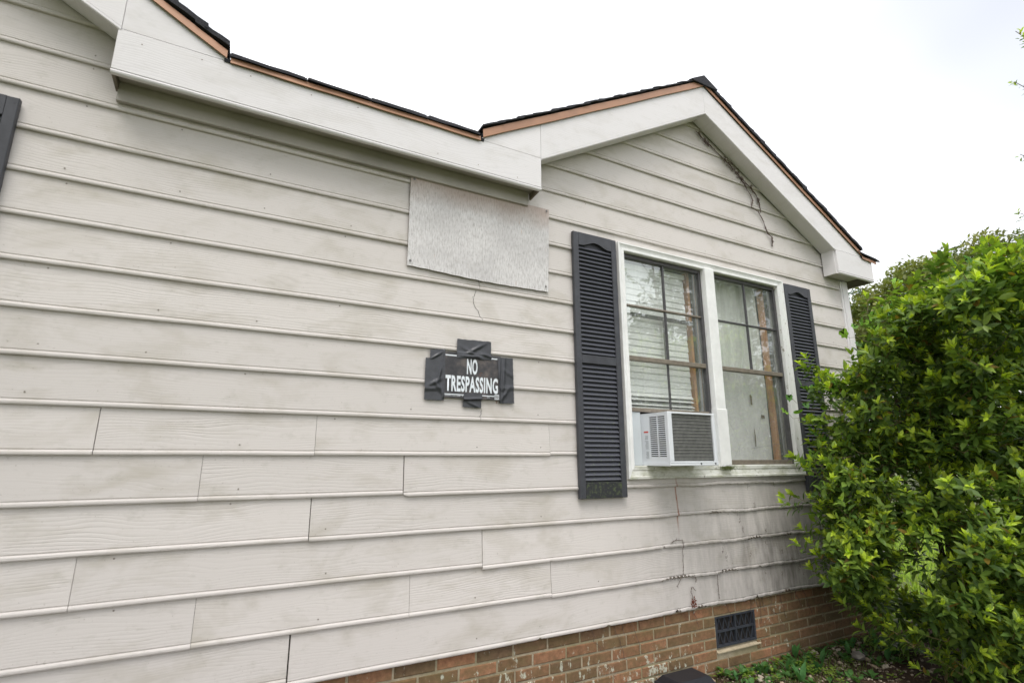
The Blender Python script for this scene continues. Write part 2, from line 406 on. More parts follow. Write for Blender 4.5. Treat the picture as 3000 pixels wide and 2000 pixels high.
def stone_mat():
    m = NT('pale_stone'); p = m.pos(); r = m.rand()
    n = m.noise(p, 50.0, 4, 0.7)
    c = m.ramp(r, [(0.0, (0.42, 0.33, 0.22)), (0.4, (0.50, 0.44, 0.35)), (0.75, (0.34, 0.25, 0.165)), (1.0, (0.58, 0.54, 0.47))])
    c = m.mix(1.0, c, m.ramp(n, [(0.3, 0.6), (0.7, 1.15)]), 'MULTIPLY')
    m.prin(c, 0.9, m.bump(n, 0.5, 0.004)); return m.mat
M['stone'] = stone_mat()
M['bark'] = simple('bark', (0.115, 0.085, 0.062), 0.9, 0.35, 20.0, bump=0.5)
M['stem'] = simple('yellow_brown_twig', (0.125, 0.095, 0.036), 0.7, 0.3, 30.0)
M['deadvine'] = simple('dead_vine_root', (0.115, 0.075, 0.060), 0.9, 0.4, 60.0)
M['deadvine2'] = simple('dry_root', (0.125, 0.095, 0.078), 0.9, 0.4, 60.0)
M['deadleaf'] = simple('dry_red_leaf', (0.17, 0.045, 0.025), 0.8, 0.4, 60.0)
M['plasticblk'] = simple('black_moulded_plastic', (0.017, 0.018, 0.024), 0.45, 0.2, 30.0, bump=0.05)
M['moss'] = simple('moss', (0.10, 0.125, 0.035), 0.95, 0.4, 80.0)
def leaf_mat(name, trans=0.25, rough=0.42, spec=0.45):
    m = NT(name)
    a = m.n('ShaderNodeAttribute', attribute_name='tint')
    n = m.noise(m.pos(), 26.0, 3)
    c = m.mix(1.0, a.outputs['Color'], m.ramp(n, [(0.3, 0.78), (0.7, 1.18)]), 'MULTIPLY')
    b = m.prin(c, rough, spec=spec)
    t = m.n('ShaderNodeBsdfTranslucent'); m.t.links.new(m.mix(1.0, c, (1.25, 1.35, 0.55), 'MULTIPLY'), t.inputs[0])
    x = m.n('ShaderNodeMixShader'); x.inputs[0].default_value = trans
    m.t.links.new(b.outputs[0], x.inputs[1]); m.t.links.new(t.outputs[0], x.inputs[2])
    m.t.links.new(x.outputs[0], m.out.inputs[0]); return m.mat
M['leaf'] = leaf_mat('shrub_leaf', 0.36, 0.42, 0.35)
M['vineleaf'] = leaf_mat('vine_leaf', 0.38, 0.5, 0.3)
M['treeleaf'] = leaf_mat('tree_leaf', 0.3, 0.55, 0.3)
M['grass'] = leaf_mat('grass_blade', 0.35, 0.5, 0.3)

# ================================================================== GROUND
def sheet(name, x0, x1, y0, y1, nx, ny, zf, mat, kind='structure'):
    xs = np.linspace(x0, x1, nx); ys = np.linspace(y0, y1, ny)
    X, Y = np.meshgrid(xs, ys); Z = zf(X, Y)
    V = np.stack([X, Y, Z], -1).reshape(-1, 3)
    i = np.arange(nx * ny).reshape(ny, nx)
    F = np.stack([i[:-1, :-1], i[:-1, 1:], i[1:, 1:], i[1:, :-1]], -1).reshape(-1, 4)
    o = link(name, np_mesh(name, V, F, mat, smooth=True)); tag(o, kind=kind); return o
g = MB(); g.add([(-400, -400, -0.03), (400, -400, -0.03), (400, 400, -0.03), (-400, 400, -0.03)], [(0, 1, 2, 3)])
g = g.build('ground', M['lawn']); tag(g, kind='structure')
def bed_h(X, Y):
    return -0.006 + 0.012 * np.sin(X * 5.1 + 1.3) * np.sin(Y * 6.7) + 0.006 * np.sin(X * 17 + Y * 13) + 0.004 * np.sin(X * 41 - Y * 37)
sheet('soil_bed', -2.5, 6.4, -1.75, 0.02, 260, 60, bed_h, M['soil'])

# ================================================================== HOUSE
house = empty('house', 'single storey house with pale lap siding, white trim, front gables and a brick foundation', 'house')
Z0 = 1.64; S = 0.2                       # bottom of row i is Z0 + S*i
XC = 5.20                                # right corner of the wall
GX, GXL = 3.235, -2.305                  # gable centres
# siding cross-section: beaded lap board (y, z above the bottom edge)
PROF = [(-0.001, 0.0), (-0.0150, 0.0), (-0.0182, 0.0022), (-0.0200, 0.007), (-0.0200, 0.0140), (-0.0178, 0.0190),
        (-0.0132, 0.0220), (-0.0132, 0.0242), (-0.0160, 0.027), (-0.0050, 0.208), (0.0005, 0.208)]
def face_y(z):
    """front of the siding at height z"""
    t = (z - Z0) % S
    for (ya, za), (yb, zb) in zip(PROF[1:-1], PROF[2:-1]):
        if za <= t <= zb and zb > za: return ya + (yb - ya) * (t - za) / (zb - za)
    return -0.016

# ---- wall sheathing with window opening
WX0, WX1, WZ0, WZ1 = 2.36, 4.13, 1.345, 2.925
wb = MB()
for (a, b, c, d) in ((-5.2, WX0, 0.43, 3.36), (WX1, XC, 0.43, 3.36), (WX0, WX1, 0.43, WZ0), (WX0, WX1, WZ1, 3.36)):
    wb.box(a, b, 0.004, 0.10, c, d)
for gx in (GX, GXL):
    wb.prism([(gx - 1.85, 3.361), (gx + 1.85, 3.361), (gx, 4.42)], 0.004, 0.1)
wall = wb.build('wall', M['sheath'], house)

CH = [(-5, 2.567, 2.865, .016), (-5, 3.094, 3.311, .014), (-4, 3.44, 3.60, .015), (-4, 3.86, 3.945, .014), (-3, 3.06, 3.185, .009),
      (-4, 4.28, 4.36, .02), (-5, 3.52, 3.57, .012), (-6, 2.66, 2.73, .016), (-6, 2.86, 2.96, .014), (-6, 3.45, 3.50, .014), (-6, 3.78, 3.88, .017),
      (-4, 2.6, 2.62, .012), (-6, 1.62, 1.66, .012), (-6, 2.1, 2.13, .014), (-2, 0.80, 0.83, .010), (-4, 1.715, 1.735, .012)]
def chip(row, x):
    q = 0.0
    for r_, a, b, d in CH:
        if r_ == row and a < x < b:
            t = (x - a) / (b - a); q = max(q, 1.35 * d * min(1, 4 * t, 4 * (1 - t)) * (0.55 + 0.45 * math.sin(x * 190 + row)))
    return q
def board(row, x0, x1, drop0=0.0, drop1=0.0, proud=0.0, bulge=0.0, seed=0, clip=None):
    z0 = Z0 + S * row; rr = random.Random(seed * 77 + row * 13 + int(x0 * 100))
    rough = row <= -2 and x1 > 2.4
    n = max(2, int((x1 - x0) / (0.012 if rough else 0.09)))
    ph = [rr.uniform(0, 6.28) for _ in range(4)]
    m = MB(); k = len(PROF)
    for i in range(n + 1):
        t = i / n; x = x0 + (x1 - x0) * t
        dz = -(drop0 * (1 - t) + drop1 * t) + 0.0012 * math.sin(x * 1.7 + ph[0]) + 0.0005 * math.sin(x * 7 + ph[1])
        dy = -0.0012 * math.sin(x * 2.1 + ph[2]) - proud - bulge * math.sin(math.pi * t)
        c = chip(row, x) if rough else 0.0
        wv = min(1.0, max(0.0, (x - 2.0) / 1.0)) if rough else 0.0
        age = wv * (0.0016 * math.sin(x * 63 + ph[3]) + 0.0012 * math.sin(x * 151 + ph[1]))
        dz += wv * (0.0035 * math.sin(x * 6.3 + ph[0]) + 0.0022 * math.sin(x * 14.0 + ph[1])); dy += wv * 0.0025 * math.sin(x * 8.0 + ph[2])
        for j, (y, z) in enumerate(PROF):
            zz = z + dz; yy = y + dy * (1.0 if j < 9 else 0.2)
            if z < 0.025:
                zz += age
                if c > 0: zz = max(zz, c + dz + age * 2); yy += c * 0.25
            xx = x
            if WX0 < x < WX1:
                if row == 6: zz = max(zz, WZ1 + .01 - z0)
                if row == -2: zz = min(zz, WZ0 - .006 - z0)
            if z > .2 and drop0 > .01: zz += .03 * (1 - t)
            if clip is not None:
                lim = clip(z0 + max(0.0, zz)); xx = min(max(x, lim[0]), lim[1])
            m.v.append((xx, yy, z0 + zz))
    for i in range(n):
        for j in range(k - 1):
            a = i * k + j; m.f.append((a, a + 1, a + k + 1, a + k)); m.m.append(0)
    m.f.append(tuple(range(k - 1, -1, -1))); m.f.append(tuple(n * k + j for j in range(k))); m.m += [0, 0]
    o = m.build('siding_board', M['siding'], wall)
    me = o.data
    me.polygons.foreach_set('use_smooth', [False] * len(me.polygons))
    return o

GAP = 0.0016
ROWS = {-1: [-0.528, 0.348, 1.723], -2: [-0.127, 0.806], -3: [-1.35, 0.353], -4: [-0.520, 1.271, 4.316], -5: [-0.084, 0.865, 1.718],
        -6: [-1.6, 0.310], 0: [-1.9], 1: [-2.4], 2: [-1.3], 3: [-3.0], 4: [-1.7], 5: [-2.6], 6: [-1.25, 2.314, 4.16], 7: [-0.10], 8: [], 9: [], 10: [], 11: [], 12: [], 13: []}
WIDE = {(-1, -0.528): .003, (-2, 0.806): .005, (-3, 0.353): .004, (-4, 1.271): .0035, (-5, 1.718): .003, (-6, 0.310): .007}
SPECIAL = {(-2, 0.806): dict(drop0=0.012, drop1=-0.004, proud=0.004, bulge=0.003), (-4, 1.271): dict(drop0=0.011, drop1=-0.001, proud=0.003),
           (-6, 0.310): dict(drop0=0.016, drop1=0.0, proud=0.002), (-5, 1.718): dict(drop0=0.008, drop1=0.0, proud=0.0015),
           (6, 2.314): dict(proud=0.0006), (-3, 0.353): dict(drop0=0.004, proud=0.0015), (-1, 1.723): dict(drop0=-0.007, drop1=-0.006)}
XL = -4.3
for row, js in ROWS.items():
    zt = Z0 + S * (row + 1); zb = Z0 + S * row
    if row <= 8:
        ends = [XL] + js + [XC]
        segs = [(ends[i], ends[i + 1]) for i in range(len(ends) - 1)]
        for a, b in segs:
            h = WIDE.get((row, a), GAP); h2 = WIDE.get((row, b), GAP)
            xa, xb = a + h / 2, b - h2 / 2
            # cut out the window opening
            pieces = [(xa, xb)]
            if row not in (6, -2) and zb >= 1.30 and zt <= 3.0 + 1e-6:
                pieces = []
                if xa < WX0: pieces.append((xa, min(xb, WX0)))
                if xb > WX1: pieces.append((max(xa, WX1), xb))
            for k_, (p, q) in enumerate(pieces):
                if q - p > 0.02: board(row, p, q, seed=k_, **SPECIAL.get((row, a), {}))
    else:
        for gx in (GX, GXL):
            cl = lambda z, gx=gx: (gx - max(0.01, (4.50 - z) / 0.565), gx + max(0.01, (4.50 - z) / 0.565))
            board(row, gx - (4.50 - zb) / 0.565, gx + (4.50 - zb) / 0.565, clip=cl)
# short tails of the two rows cut by the window head and sill
# nail heads
nb = MB()
for row in range(-6, 9):
    for x in np.arange(-1.6, 5.1, 0.405):
        if rnd.random() < 0.45: continue
        xx = x + rnd.uniform(-.02, .02); z = Z0 + S * row + rnd.choice([0.05, 0.052, 0.185])
        if WX0 - 0.03 < xx < WX1 + 0.05 and 1.25 < z < 3.0: continue
        y = face_y(z)
        nb.add([(xx + 0.0040 * math.cos(a), y - 0.0012, z + 0.0040 * math.sin(a)) for a in np.arange(0, 6.28, 1.0472)], [(0, 1, 2, 3, 4, 5)])
nl = nb.build('nail_heads', simple('nail_head', (0.22, 0.19, 0.16), 0.6), wall); tag(nl, kind='stuff')

def ribbon(name, pts, wdt, mat, parent, y=None, off=0.0012):
    m = MB()
    for i, (x, z) in enumerate(pts):
        j0, j1 = max(i - 1, 0), min(i + 1, len(pts) - 1)
        dx, dz = pts[j1][0] - pts[j0][0], pts[j1][1] - pts[j0][1]; l = math.hypot(dx, dz) or 1
        ww = wdt * (0.5 + 0.6 * rnd.random()) * (0.35 if i in (0, len(pts) - 1) else 1)
        yy = (face_y(z) if y is None else y) - off
        m.v += [(x - dz / l * ww, yy, z + dx / l * ww), (x + dz / l * ww, yy, z - dx / l * ww)]
        if i: a = 2 * i; m.f.append((a - 2, a - 1, a + 1, a)); m.m.append(0)
    return m.build(name, mat, parent)
def jag(pts, step=0.008, amp=0.004):
    out = []
    for (a, b), (c, d) in zip(pts, pts[1:]):
        n = max(1, int(math.hypot(c - a, d - b) / step))
        for i in range(n): t = i / n; out.append((a + (c - a) * t + rnd.uniform(-amp, amp), b + (d - b) * t))
    return out + [pts[-1]]
ribbon('crack', jag([(1.224, 2.499), (1.228, 2.485), (1.225, 2.472), (1.233, 2.456), (1.23, 2.443)]), 0.0018, M['crack'], wall)
ribbon('crack', jag([(1.209, 2.436), (1.199, 2.405), (1.19, 2.382), (1.195, 2.358), (1.2, 2.334), (1.213, 2.315), (1.226, 2.296), (1.231, 2.272), (1.249, 2.254), (1.252, 2.243)]), 0.0017, M['crack'], wall)
ribbon('crack', jag([(1.257, 1.71), (1.249, 1.683), (1.245, 1.657), (1.245, 1.643)]), 0.0016, M['crack'], wall)

for r_, a, b, d in CH:
    zz = Z0 + S * r_ ; pts = []
    x = a
    while x < b:
        pts.append((x, zz + max(.001, chip(r_, x)) * .9)); x += .009
    if len(pts) > 9 and a > 1.5:
        m = MB()
        for i, (x, z) in enumerate(pts):
            h_ = rnd.uniform(.0005, .0026)
            m.v += [(x, -0.0235 + rnd.uniform(-.002, .002), z + h_), (x, -0.0215 + rnd.uniform(-.003, .002), z - h_ - .001), (x, -0.010, z - .001)]
            if i: q = 3 * i; m.f += [(q - 3, q - 2, q + 1, q), (q - 2, q - 1, q + 2, q + 1)]; m.m += [0, 0]
        m.build('torn_edge', M['torn'], wall)
# side wall (plain siding going back) and back of the house
sb = MB()
for i in range(-6, 9):
    z = Z0 + S * i
    sb.add([(XC + .008, 0.03, z), (XC + .022, 0.03, z), (XC + .022, 0.03, z + .03), (XC + .005, 0.03, z + .2),
            (XC + .008, 7, z), (XC + .022, 7, z), (XC + .022, 7, z + .03), (XC + .005, 7, z + .2)],
           [(0, 1, 5, 4), (1, 2, 6, 5), (2, 3, 7, 6), (0, 3, 2, 1)])
sb.box(-4.3, XC, 6.9, 7.0, 0.43, 3.4)
sb.build('side_wall', M['siding'], house)
# room behind the window
rb = MB()
rb.box(2.0, 4.6, 1.3, 1.32, 0.9, 3.05); rb.box(2.0, 2.02, 0.1, 1.3, 0.9, 3.05); rb.box(4.58, 4.6, 0.1, 1.3, 0.9, 3.05)
rb.box(2.0, 4.6, 0.1, 1.32, 0.88, 0.9); rb.box(2.0, 4.6, 0.1, 1.32, 3.05, 3.07)
rb.build('room', M['inwall'], house)

# ---- corner boards
c = MB(); c.bbox(XC - 0.055, XC + 0.03, -0.032, 0.02, 0.45, 3.135, 0.003); c.build('corner_board', M['trim'], house)
c = MB(); c.bbox(XC - 0.085, XC - 0.056, -0.026, 0.0, 0.45, 3.135, 0.002); c.build('corner_trim', M['trim'], house)
c = MB(); c.box(XC + 0.012, XC + 0.034, 0.021, 0.10, 0.45, 3.135); c.build('corner_board', M['trim'], house)

# ---- foundation of single bricks
fb = MB()
FY = 0.008
VX0, VX1, VZ0, VZ1 = 3.056, 3.462, 0.158, 0.3535
fb.box(-3.0, VX0, FY, 0.14, -0.15, 0.445); fb.box(VX1, XC, FY, 0.14, -0.15, 0.445)
fb.box(VX0, VX1, FY, 0.14, -0.15, VZ0 - .03); fb.box(VX0, VX1, FY, 0.14, VZ1, 0.445)
fb.box(XC - 0.14, XC, 0.14, 7.0, -0.15, 0.445)
found = fb.build('foundation', M['mortar'], house)
BL, BC, JT = 0.224, 0.0675, 0.0115
def brick_mesh(l, h, k):
    rr = random.Random(k); m = MB(); b = 0.004; d = 0.012
    f = lambda: rr.uniform(-.0015, .0015)
    x0, x1, z0, z1 = -l/2, l/2, -h/2, h/2
    v = [(x0, d, z0), (x1, d, z0), (x1, d, z1), (x0, d, z1),
         (x0+f(), -.004, z0+f()), (x1+f(), -.004, z0+f()), (x1+f(), -.004, z1+f()), (x0+f(), -.004, z1+f()),
         (x0+b+f(), -.0085+f(), z0+b+f()), (x1-b+f(), -.0085+f(), z0+b+f()), (x1-b+f(), -.0085+f(), z1-b+f()), (x0+b+f(), -.0085+f(), z1-b+f())]
    m.add(v, [(0,1,5,4),(1,2,6,5),(2,3,7,6),(3,0,4,7),(4,5,9,8),(5,6,10,9),(6,7,11,10),(7,4,8,11),(8,9,10,11)])
    return m.mesh('brick', M['brick'])
BM = {}
def brick(x0, x1, z0, z1):
    l = round(x1 - x0, 3); h = round(z1 - z0, 3); key = (l, h, rnd.randrange(3))
    if key not in BM: BM[key] = brick_mesh(l, h, rnd.randrange(9999))
    link('brick', BM[key], found, ((x0 + x1) / 2, FY + 0.0035 + rnd.uniform(-.0015, .0015), (z0 + z1) / 2), (0, rnd.uniform(-.003, .003), 0))
ztop = 0.42
for cidx in range(-1, 7):
    z1 = ztop - BC * cidx; z0 = z1 - BC + JT; 
    if cidx == -1: z1, z0 = 0.444, ztop + JT
    off = 1.709 + (0 if cidx % 2 == 0 else BL / 2) + rnd.uniform(-.012, .012)
    k0 = int((0.35 - off) / BL) - 1
    x = off + k0 * BL
    while x < XC - 0.02:
        a, b = x + JT / 2, min(x + BL - JT / 2, XC)
        x += BL
        parts_ = [(a, b)]
        if z1 > VZ0 - 0.02 and z0 < VZ1 and cidx >= 1:
            parts_ = []
            if a < VX0 - .01: parts_.append((a, min(b, VX0 - .002)))
            if b > VX1 + .01: parts_.append((max(a, VX1 + .002), b))
        for a_, b_ in parts_:
            if b_ - a_ > 0.025 and b_ > 0.3: brick(a_, b_, z0, z1)
# ---- crawl space vent set in the bricks
vent = MB()
vent.box(VX0, VX1, 0.030, 0.034, VZ0 - .03, VZ1, 1)
for (a, b, c_, d) in ((VX0, VX0 + .014, VZ0, VZ1), (VX1 - .014, VX1, VZ0, VZ1), (VX0 + .014, VX1 - .014, VZ0, VZ0 + .012), (VX0 + .014, VX1 - .014, VZ1 - .012, VZ1)):
    vent.box(a, b, 0.004, 0.030, c_, d)
vent = vent.build('foundation_vent', [M['vent'], M['dark']], house)
vb = MB(); vb.box(VX0 + .014, VX1 - .014, 0.008, 0.024, (VZ0 + VZ1) / 2 - .006, (VZ0 + VZ1) / 2 + .006); vb.build('vent_rail', M['vent'], vent)
vb = MB(); vb.box((VX0 + VX1) / 2 - .006, (VX0 + VX1) / 2 + .006, 0.006, 0.022, VZ0 + .012, VZ1 - .012); vb.build('vent_rail', M['vent'], vent)
def barmesh(sgn):
    m = MB(); hh = (VZ1 - VZ0) / 2 - .019
    m.prism([(-.0026 - .013 * sgn, -hh/2), (.0026 - .013 * sgn, -hh/2), (.0026 + .013 * sgn, hh/2), (-.0026 + .013 * sgn, hh/2)], -0.003, 0.003)
    return m.mesh('vent_bar', M['vent'])
bmsh = [barmesh(1), barmesh(-1)]
for zc in ((VZ0 + .012 + (VZ0 + VZ1) / 2 - .006) / 2, (VZ1 - .012 + (VZ0 + VZ1) / 2 + .006) / 2):
    for i in range(13):
        x = VX0 + 0.032 + i * (VX1 - VX0 - 0.064) / 12
        if abs(x - (VX0 + VX1) / 2) < 0.012: continue
        link('vent_bar', bmsh[i % 2], vent, (x, 0.014 + 0.004 * (i % 2), zc))
# sloped mortar sill under the vent
sm = MB(); sm.add([(VX0 - .004, 0.03, VZ0), (VX1 + .02, 0.03, VZ0), (VX1 + .035, -0.004, VZ0 - .026), (VX0 - .004, -0.004, VZ0 - .026),
                   (VX0 - .004, 0.03, VZ0 - .032), (VX1 + .02, 0.03, VZ0 - .032), (VX1 + .035, -0.004, VZ0 - .032), (VX0 - .004, -0.004, VZ0 - .032)],
                  [(0, 3, 2, 1), (3, 7, 6, 2), (0, 4, 7, 3), (1, 2, 6, 5), (4, 5, 6, 7)])
sm.build('vent_sill', simple('pale_mortar', (0.42, 0.35, 0.24), 0.95, 0.25, 40, bump=0.5), found)

# ---- eaves: fascia, soffit, frieze
YF = -0.160                                     # fascia front
FZ0, FZ1 = 3.136, 3.372
def fascia(x0, x1, endl=True, endr=True):
    m = MB()
    m.bbox(x0, x1, YF, YF + 0.019, FZ0 + 0.022, FZ1, 0.002)
    pr = [(-.019, 0.0), (-.004, 0.0), (0.0, .004), (.0025, .011), (0.0, .018), (-.005, .0205), (-.019, .0205)]  # bead: out, up
    b = len(m.v); n = len(pr)
    for xx in (x0, x1):
        for o_, u in pr: m.v.append((xx, YF - o_, FZ0 + u))
    for j in range(n):
        q = (j + 1) % n; m.f.append((b + j, b + q, b + n + q, b + n + j)); m.m.append(0)
    m.f.append(tuple(b + j for j in range(n - 1, -1, -1))); m.f.append(tuple(b + n + j for j in range(n))); m.m += [0, 0]
    return m.build('fascia_board', M['trim'], house)
fascia(-0.680, 1.600); fascia(4.885, 5.480); 
m = MB(); m.box(-0.678, 1.598, YF + 0.0195, -0.023, 3.172, 3.184); m.build('soffit', M['soffit'], house)
m = MB(); m.bbox(-0.668, 1.565, -0.046, -0.022, 3.074, 3.1715, 0.002); m.build('frieze_board', M['soffit'], house)
capm = simple('raw_end_board', (0.21, 0.175, 0.14), 0.85, 0.3, 14)
for x, e in ((-0.6785, 1), (1.5845, -1)):
    m = MB(); m.add([(x, YF + .0195, FZ0 + .004), (x + .013, YF + .0195, FZ0 + .004), (x + .013, -0.0235, 3.13), (x, -0.0235, 3.13),
                     (x, YF + .0195, 3.37), (x + .013, YF + .0195, 3.37), (x + .013, -0.0235, 3.37), (x, -0.0235, 3.37)],
                    [(0, 3, 2, 1), (4, 5, 6, 7), (0, 1, 5, 4), (1, 2, 6, 5), (2, 3, 7, 6), (3, 0, 4, 7)])
    m.build('eave_end_board', capm, house)
fn = MB()
for k in range(9):
    x = -0.60 + k * .25 + rnd.uniform(-.03, .03); z = rnd.choice([3.19, 3.33]) + rnd.uniform(-.01, .01)
    fn.add([(x + .0034 * math.cos(a), YF - .0012, z + .0034 * math.sin(a)) for a in np.arange(0, 6.28, 1.0472)], [(0, 1, 2, 3, 4, 5)])
fn = fn.build('nail_heads', simple('rusty_nail_head', (0.24, 0.19, 0.15), 0.6), house); tag(fn, kind='stuff')
# right return: boxed end with side soffit running back
m = MB(); m.box(4.872, 4.884, YF + 0.0195, -0.023, FZ0 + .002, 3.395); m.build('return_cheek', M['trim'], house)
m = MB(); m.box(4.90, 5.478, YF + 0.0195, -0.034, 3.142, 3.152); m.box(XC + .036, 5.478, -0.034, 6.9, 3.142, 3.152); m.build('soffit', M['soffit'], house)
m = MB(); m.box(5.46, 5.48, YF + 0.0195, 6.9, FZ0, FZ1); m.build('fascia_board', M['trim'], house)
m = MB(); m.box(XC + .036, 5.459, YF + 0.03, 0.35, 3.1385, 3.1415); m.build('soffit_dark_panel', simple('dark_soffit_board', (0.085, 0.07, 0.06), 0.9, 0.4, 12), house)  # thin dark brown sheet under the side soffit
m = MB(); m.box(-4.3, -3.93, YF, YF + .019, FZ0, FZ1); m.build('fascia_board', M['trim'], house)

# ---- gables: rake boards, rake soffits
SL = 0.560                                      # slope
AP_B, AP_T = 4.276, 4.548                       # apex of the rake board, bottom and top
for gx, ends in ((GX, (1, -1)), (GXL, (1, -1))):
    for e in (-1, 1):
        # e=-1: left slope, e=+1: right slope
        half = 1.635
        def bx(d): return gx + e * d
        poly = [(bx(0.0008), AP_B + 0.022), (bx(half), AP_B + .022 - SL * half), (bx(half), AP_T - SL * half), (bx(0.0008), AP_T)]
        if e == 1: poly = poly
        else: poly = poly[::-1]
        m = MB(); m.prism(poly if e == 1 else poly, YF, YF + 0.019)
        # bead along the lower edge
        for (o_, dz0, dz1) in ((0.0028, 0.004, 0.017), (-0.001, 0.0, 0.0215)):
            p2 = [(bx(0.0008), AP_B + dz0), (bx(half), AP_B + dz0 - SL * half), (bx(half), AP_B + dz1 - SL * half), (bx(0.0008), AP_B + dz1)]
            if e == -1: p2 = p2[::-1]
            m.prism(p2, YF - o_, YF + 0.0185 - 0.001 * abs(o_) * 100)
        m.build('rake_board', M['trim'], house)
        # lower filler triangle running out to the valley
        zt = AP_T - SL * (half + 0.002)
        tip = half + (zt - (FZ1 + .002)) / SL
        tri = [(bx(half + .002), FZ1 + .002), (bx(tip), FZ1 + .002), (bx(half + .002), zt)]
        if e == -1: tri = tri[::-1]
        m = MB(); m.prism(tri, YF + .001, YF + .019); m.build('rake_filler', M['trim'], house)
        # sloped soffit between rake board and wall
        hs = half + (0.0 if e == 1 else 0.01)
        zz0, zz1 = AP_B + 0.014, AP_B + 0.026
        s2 = [(bx(0.001), zz0), (bx(hs), zz0 - SL * hs), (bx(hs), zz1 - SL * hs), (bx(0.001), zz1)]
        if e == -1: s2 = s2[::-1]
        m = MB(); m.prism(s2, YF + 0.0195, -0.0235); m.build('rake_soffit', M['soffit'] if False else M['trim'], house)

# ---- roof: deck planes, drip edge, shingles
DZ = 0.052
roof = MB()
EZ = 3.362
def slab(pts, th=0.02):
    a = [Vector(p) for p in pts]; nrm = (a[1] - a[0]).cross(a[2] - a[0]).normalized()
    if nrm.z < 0: nrm = -nrm
    n = len(a); v = a + [p + nrm * th for p in a]
    roof.add(v, [tuple(range(n)), tuple(range(2 * n - 1, n - 1, -1))] + [(i, (i + 1) % n, (i + 1) % n + n, i + n) for i in range(n)])
RS = 0.49
for xa_, xb_ in ((-0.25, 1.18), (5.29, 5.50)):
    slab([(xa_, YF - .004, EZ), (xb_, YF - .004, EZ), (xb_, 0.25, EZ + RS * .41), (xa_, 0.25, EZ + RS * .41)], 0.018)
slab([(-4.4, 0.25, EZ + RS * .41), (5.50, 0.25, EZ + RS * .41), (5.50, 3.6, EZ + 1.85), (-4.4, 3.6, EZ + 1.85)], 0.018)
slab([(-4.4, 7.1, EZ + .05), (5.50, 7.1, EZ + .05), (5.50, 3.6, EZ + 1.85), (-4.4, 3.6, EZ + 1.85)], 0.018)
for gx in (GX, GXL):
    for e in (-1, 1):
        d = 2.06
        slab([(gx, YF - .004, AP_T + .004), (gx + e * d, YF - .004, AP_T + .004 - SL * d), (gx + e * d, 0.4, AP_T + .004 - SL * d), (gx, 2.4, AP_T + .004)], 0.02)
roof = roof.build('roof', M['shingle'], house)
# copper-brown metal drip edge
def drip(p0, p1, h=0.045, y=YF - 0.010, sag=0.0, hb=None):
    m = MB(); n = 14; hb = h if hb is None else hb
    for i in range(n + 1):
        t = i / n; x = p0[0] + (p1[0] - p0[0]) * t; z = p0[1] + (p1[1] - p0[1]) * t + 0.0015 * math.sin(t * 19)
        hh = h + (hb - h) * t
        m.v += [(x, y, z), (x, y - .004, z - hh), (x, y - .001, z - hh - .003), (x, YF + .02, z + .001)]
    for i in range(n):
        a = i * 4; m.f += [(a, a + 1, a + 5, a + 4), (a + 1, a + 2, a + 6, a + 5), (a, a + 4, a + 7, a + 3)]; m.m += [0, 0, 0]
    return m.build('drip_edge', M['copper'], house)
drip((-0.222, 3.391), (1.155, 3.389), 0.030)
drip((5.300, 3.386), (5.545, 3.366), 0.032)
for gx in (GX, GXL):
    dd = 2.065
    drip((gx - dd, AP_T + .052 - SL * dd), (gx, AP_T + .052), 0.058, hb=0.058)
    drip((gx, AP_T + .038), (gx + dd, AP_T + .034 - SL * dd), 0.036, hb=0.044)
# single shingles along the visible roof edges
def shingle(p0, p1, zoff, th, y0=YF - 0.024, dep=0.33, up=0.0, lift=0.0):
    """strip along the edge p0->p1 (x,z); depth goes back in y rising by `up`"""
    m = MB(); k = 5
    rr = rnd
    for i in range(k):
        t = i / (k - 1); x = p0[0] + (p1[0] - p0[0]) * t
        z = p0[1] + (p1[1] - p0[1]) * t + zoff + rr.uniform(-.002, .0025) + lift * (1 - t)
        yy = y0 + rr.uniform(-.004, .004)
        m.v += [(x, yy, z), (x, yy, z + th), (x, yy + dep, z + th + up), (x, yy + dep, z + up)]
    for i in range(k - 1):
        a = i * 4; m.f += [(a, a + 4, a + 5, a + 1), (a + 1, a + 5, a + 6, a + 2), (a, a + 3, a + 7, a + 4), (a + 3, a + 2, a + 6, a + 7)]; m.m += [0] * 4
    m.f += [(0, 1, 2, 3), (4 * k - 1, 4 * k - 2, 4 * k - 3, 4 * k - 4)]; m.m += [0, 0]
    m.build('shingle', M['shingle'], roof)
xs = [-0.228, 0.140, 0.475, 0.815, 1.150]
for a, b in zip(xs, xs[1:]):
    shingle((a, 3.3915), (b - 0.004, 3.3900), 0.0, 0.013, up=0.17); shingle((a + .004, 3.4055), (b - 0.016, 3.4040), 0.0, 0.008, up=0.17, y0=YF - .016, lift=rnd.uniform(0, .004))
shingle((5.27, 3.395), (5.60, 3.362), 0.004, 0.014, up=0.16); shingle((5.24, 3.412), (5.58, 3.374), 0.004, 0.010, up=0.16, y0=YF - .015)
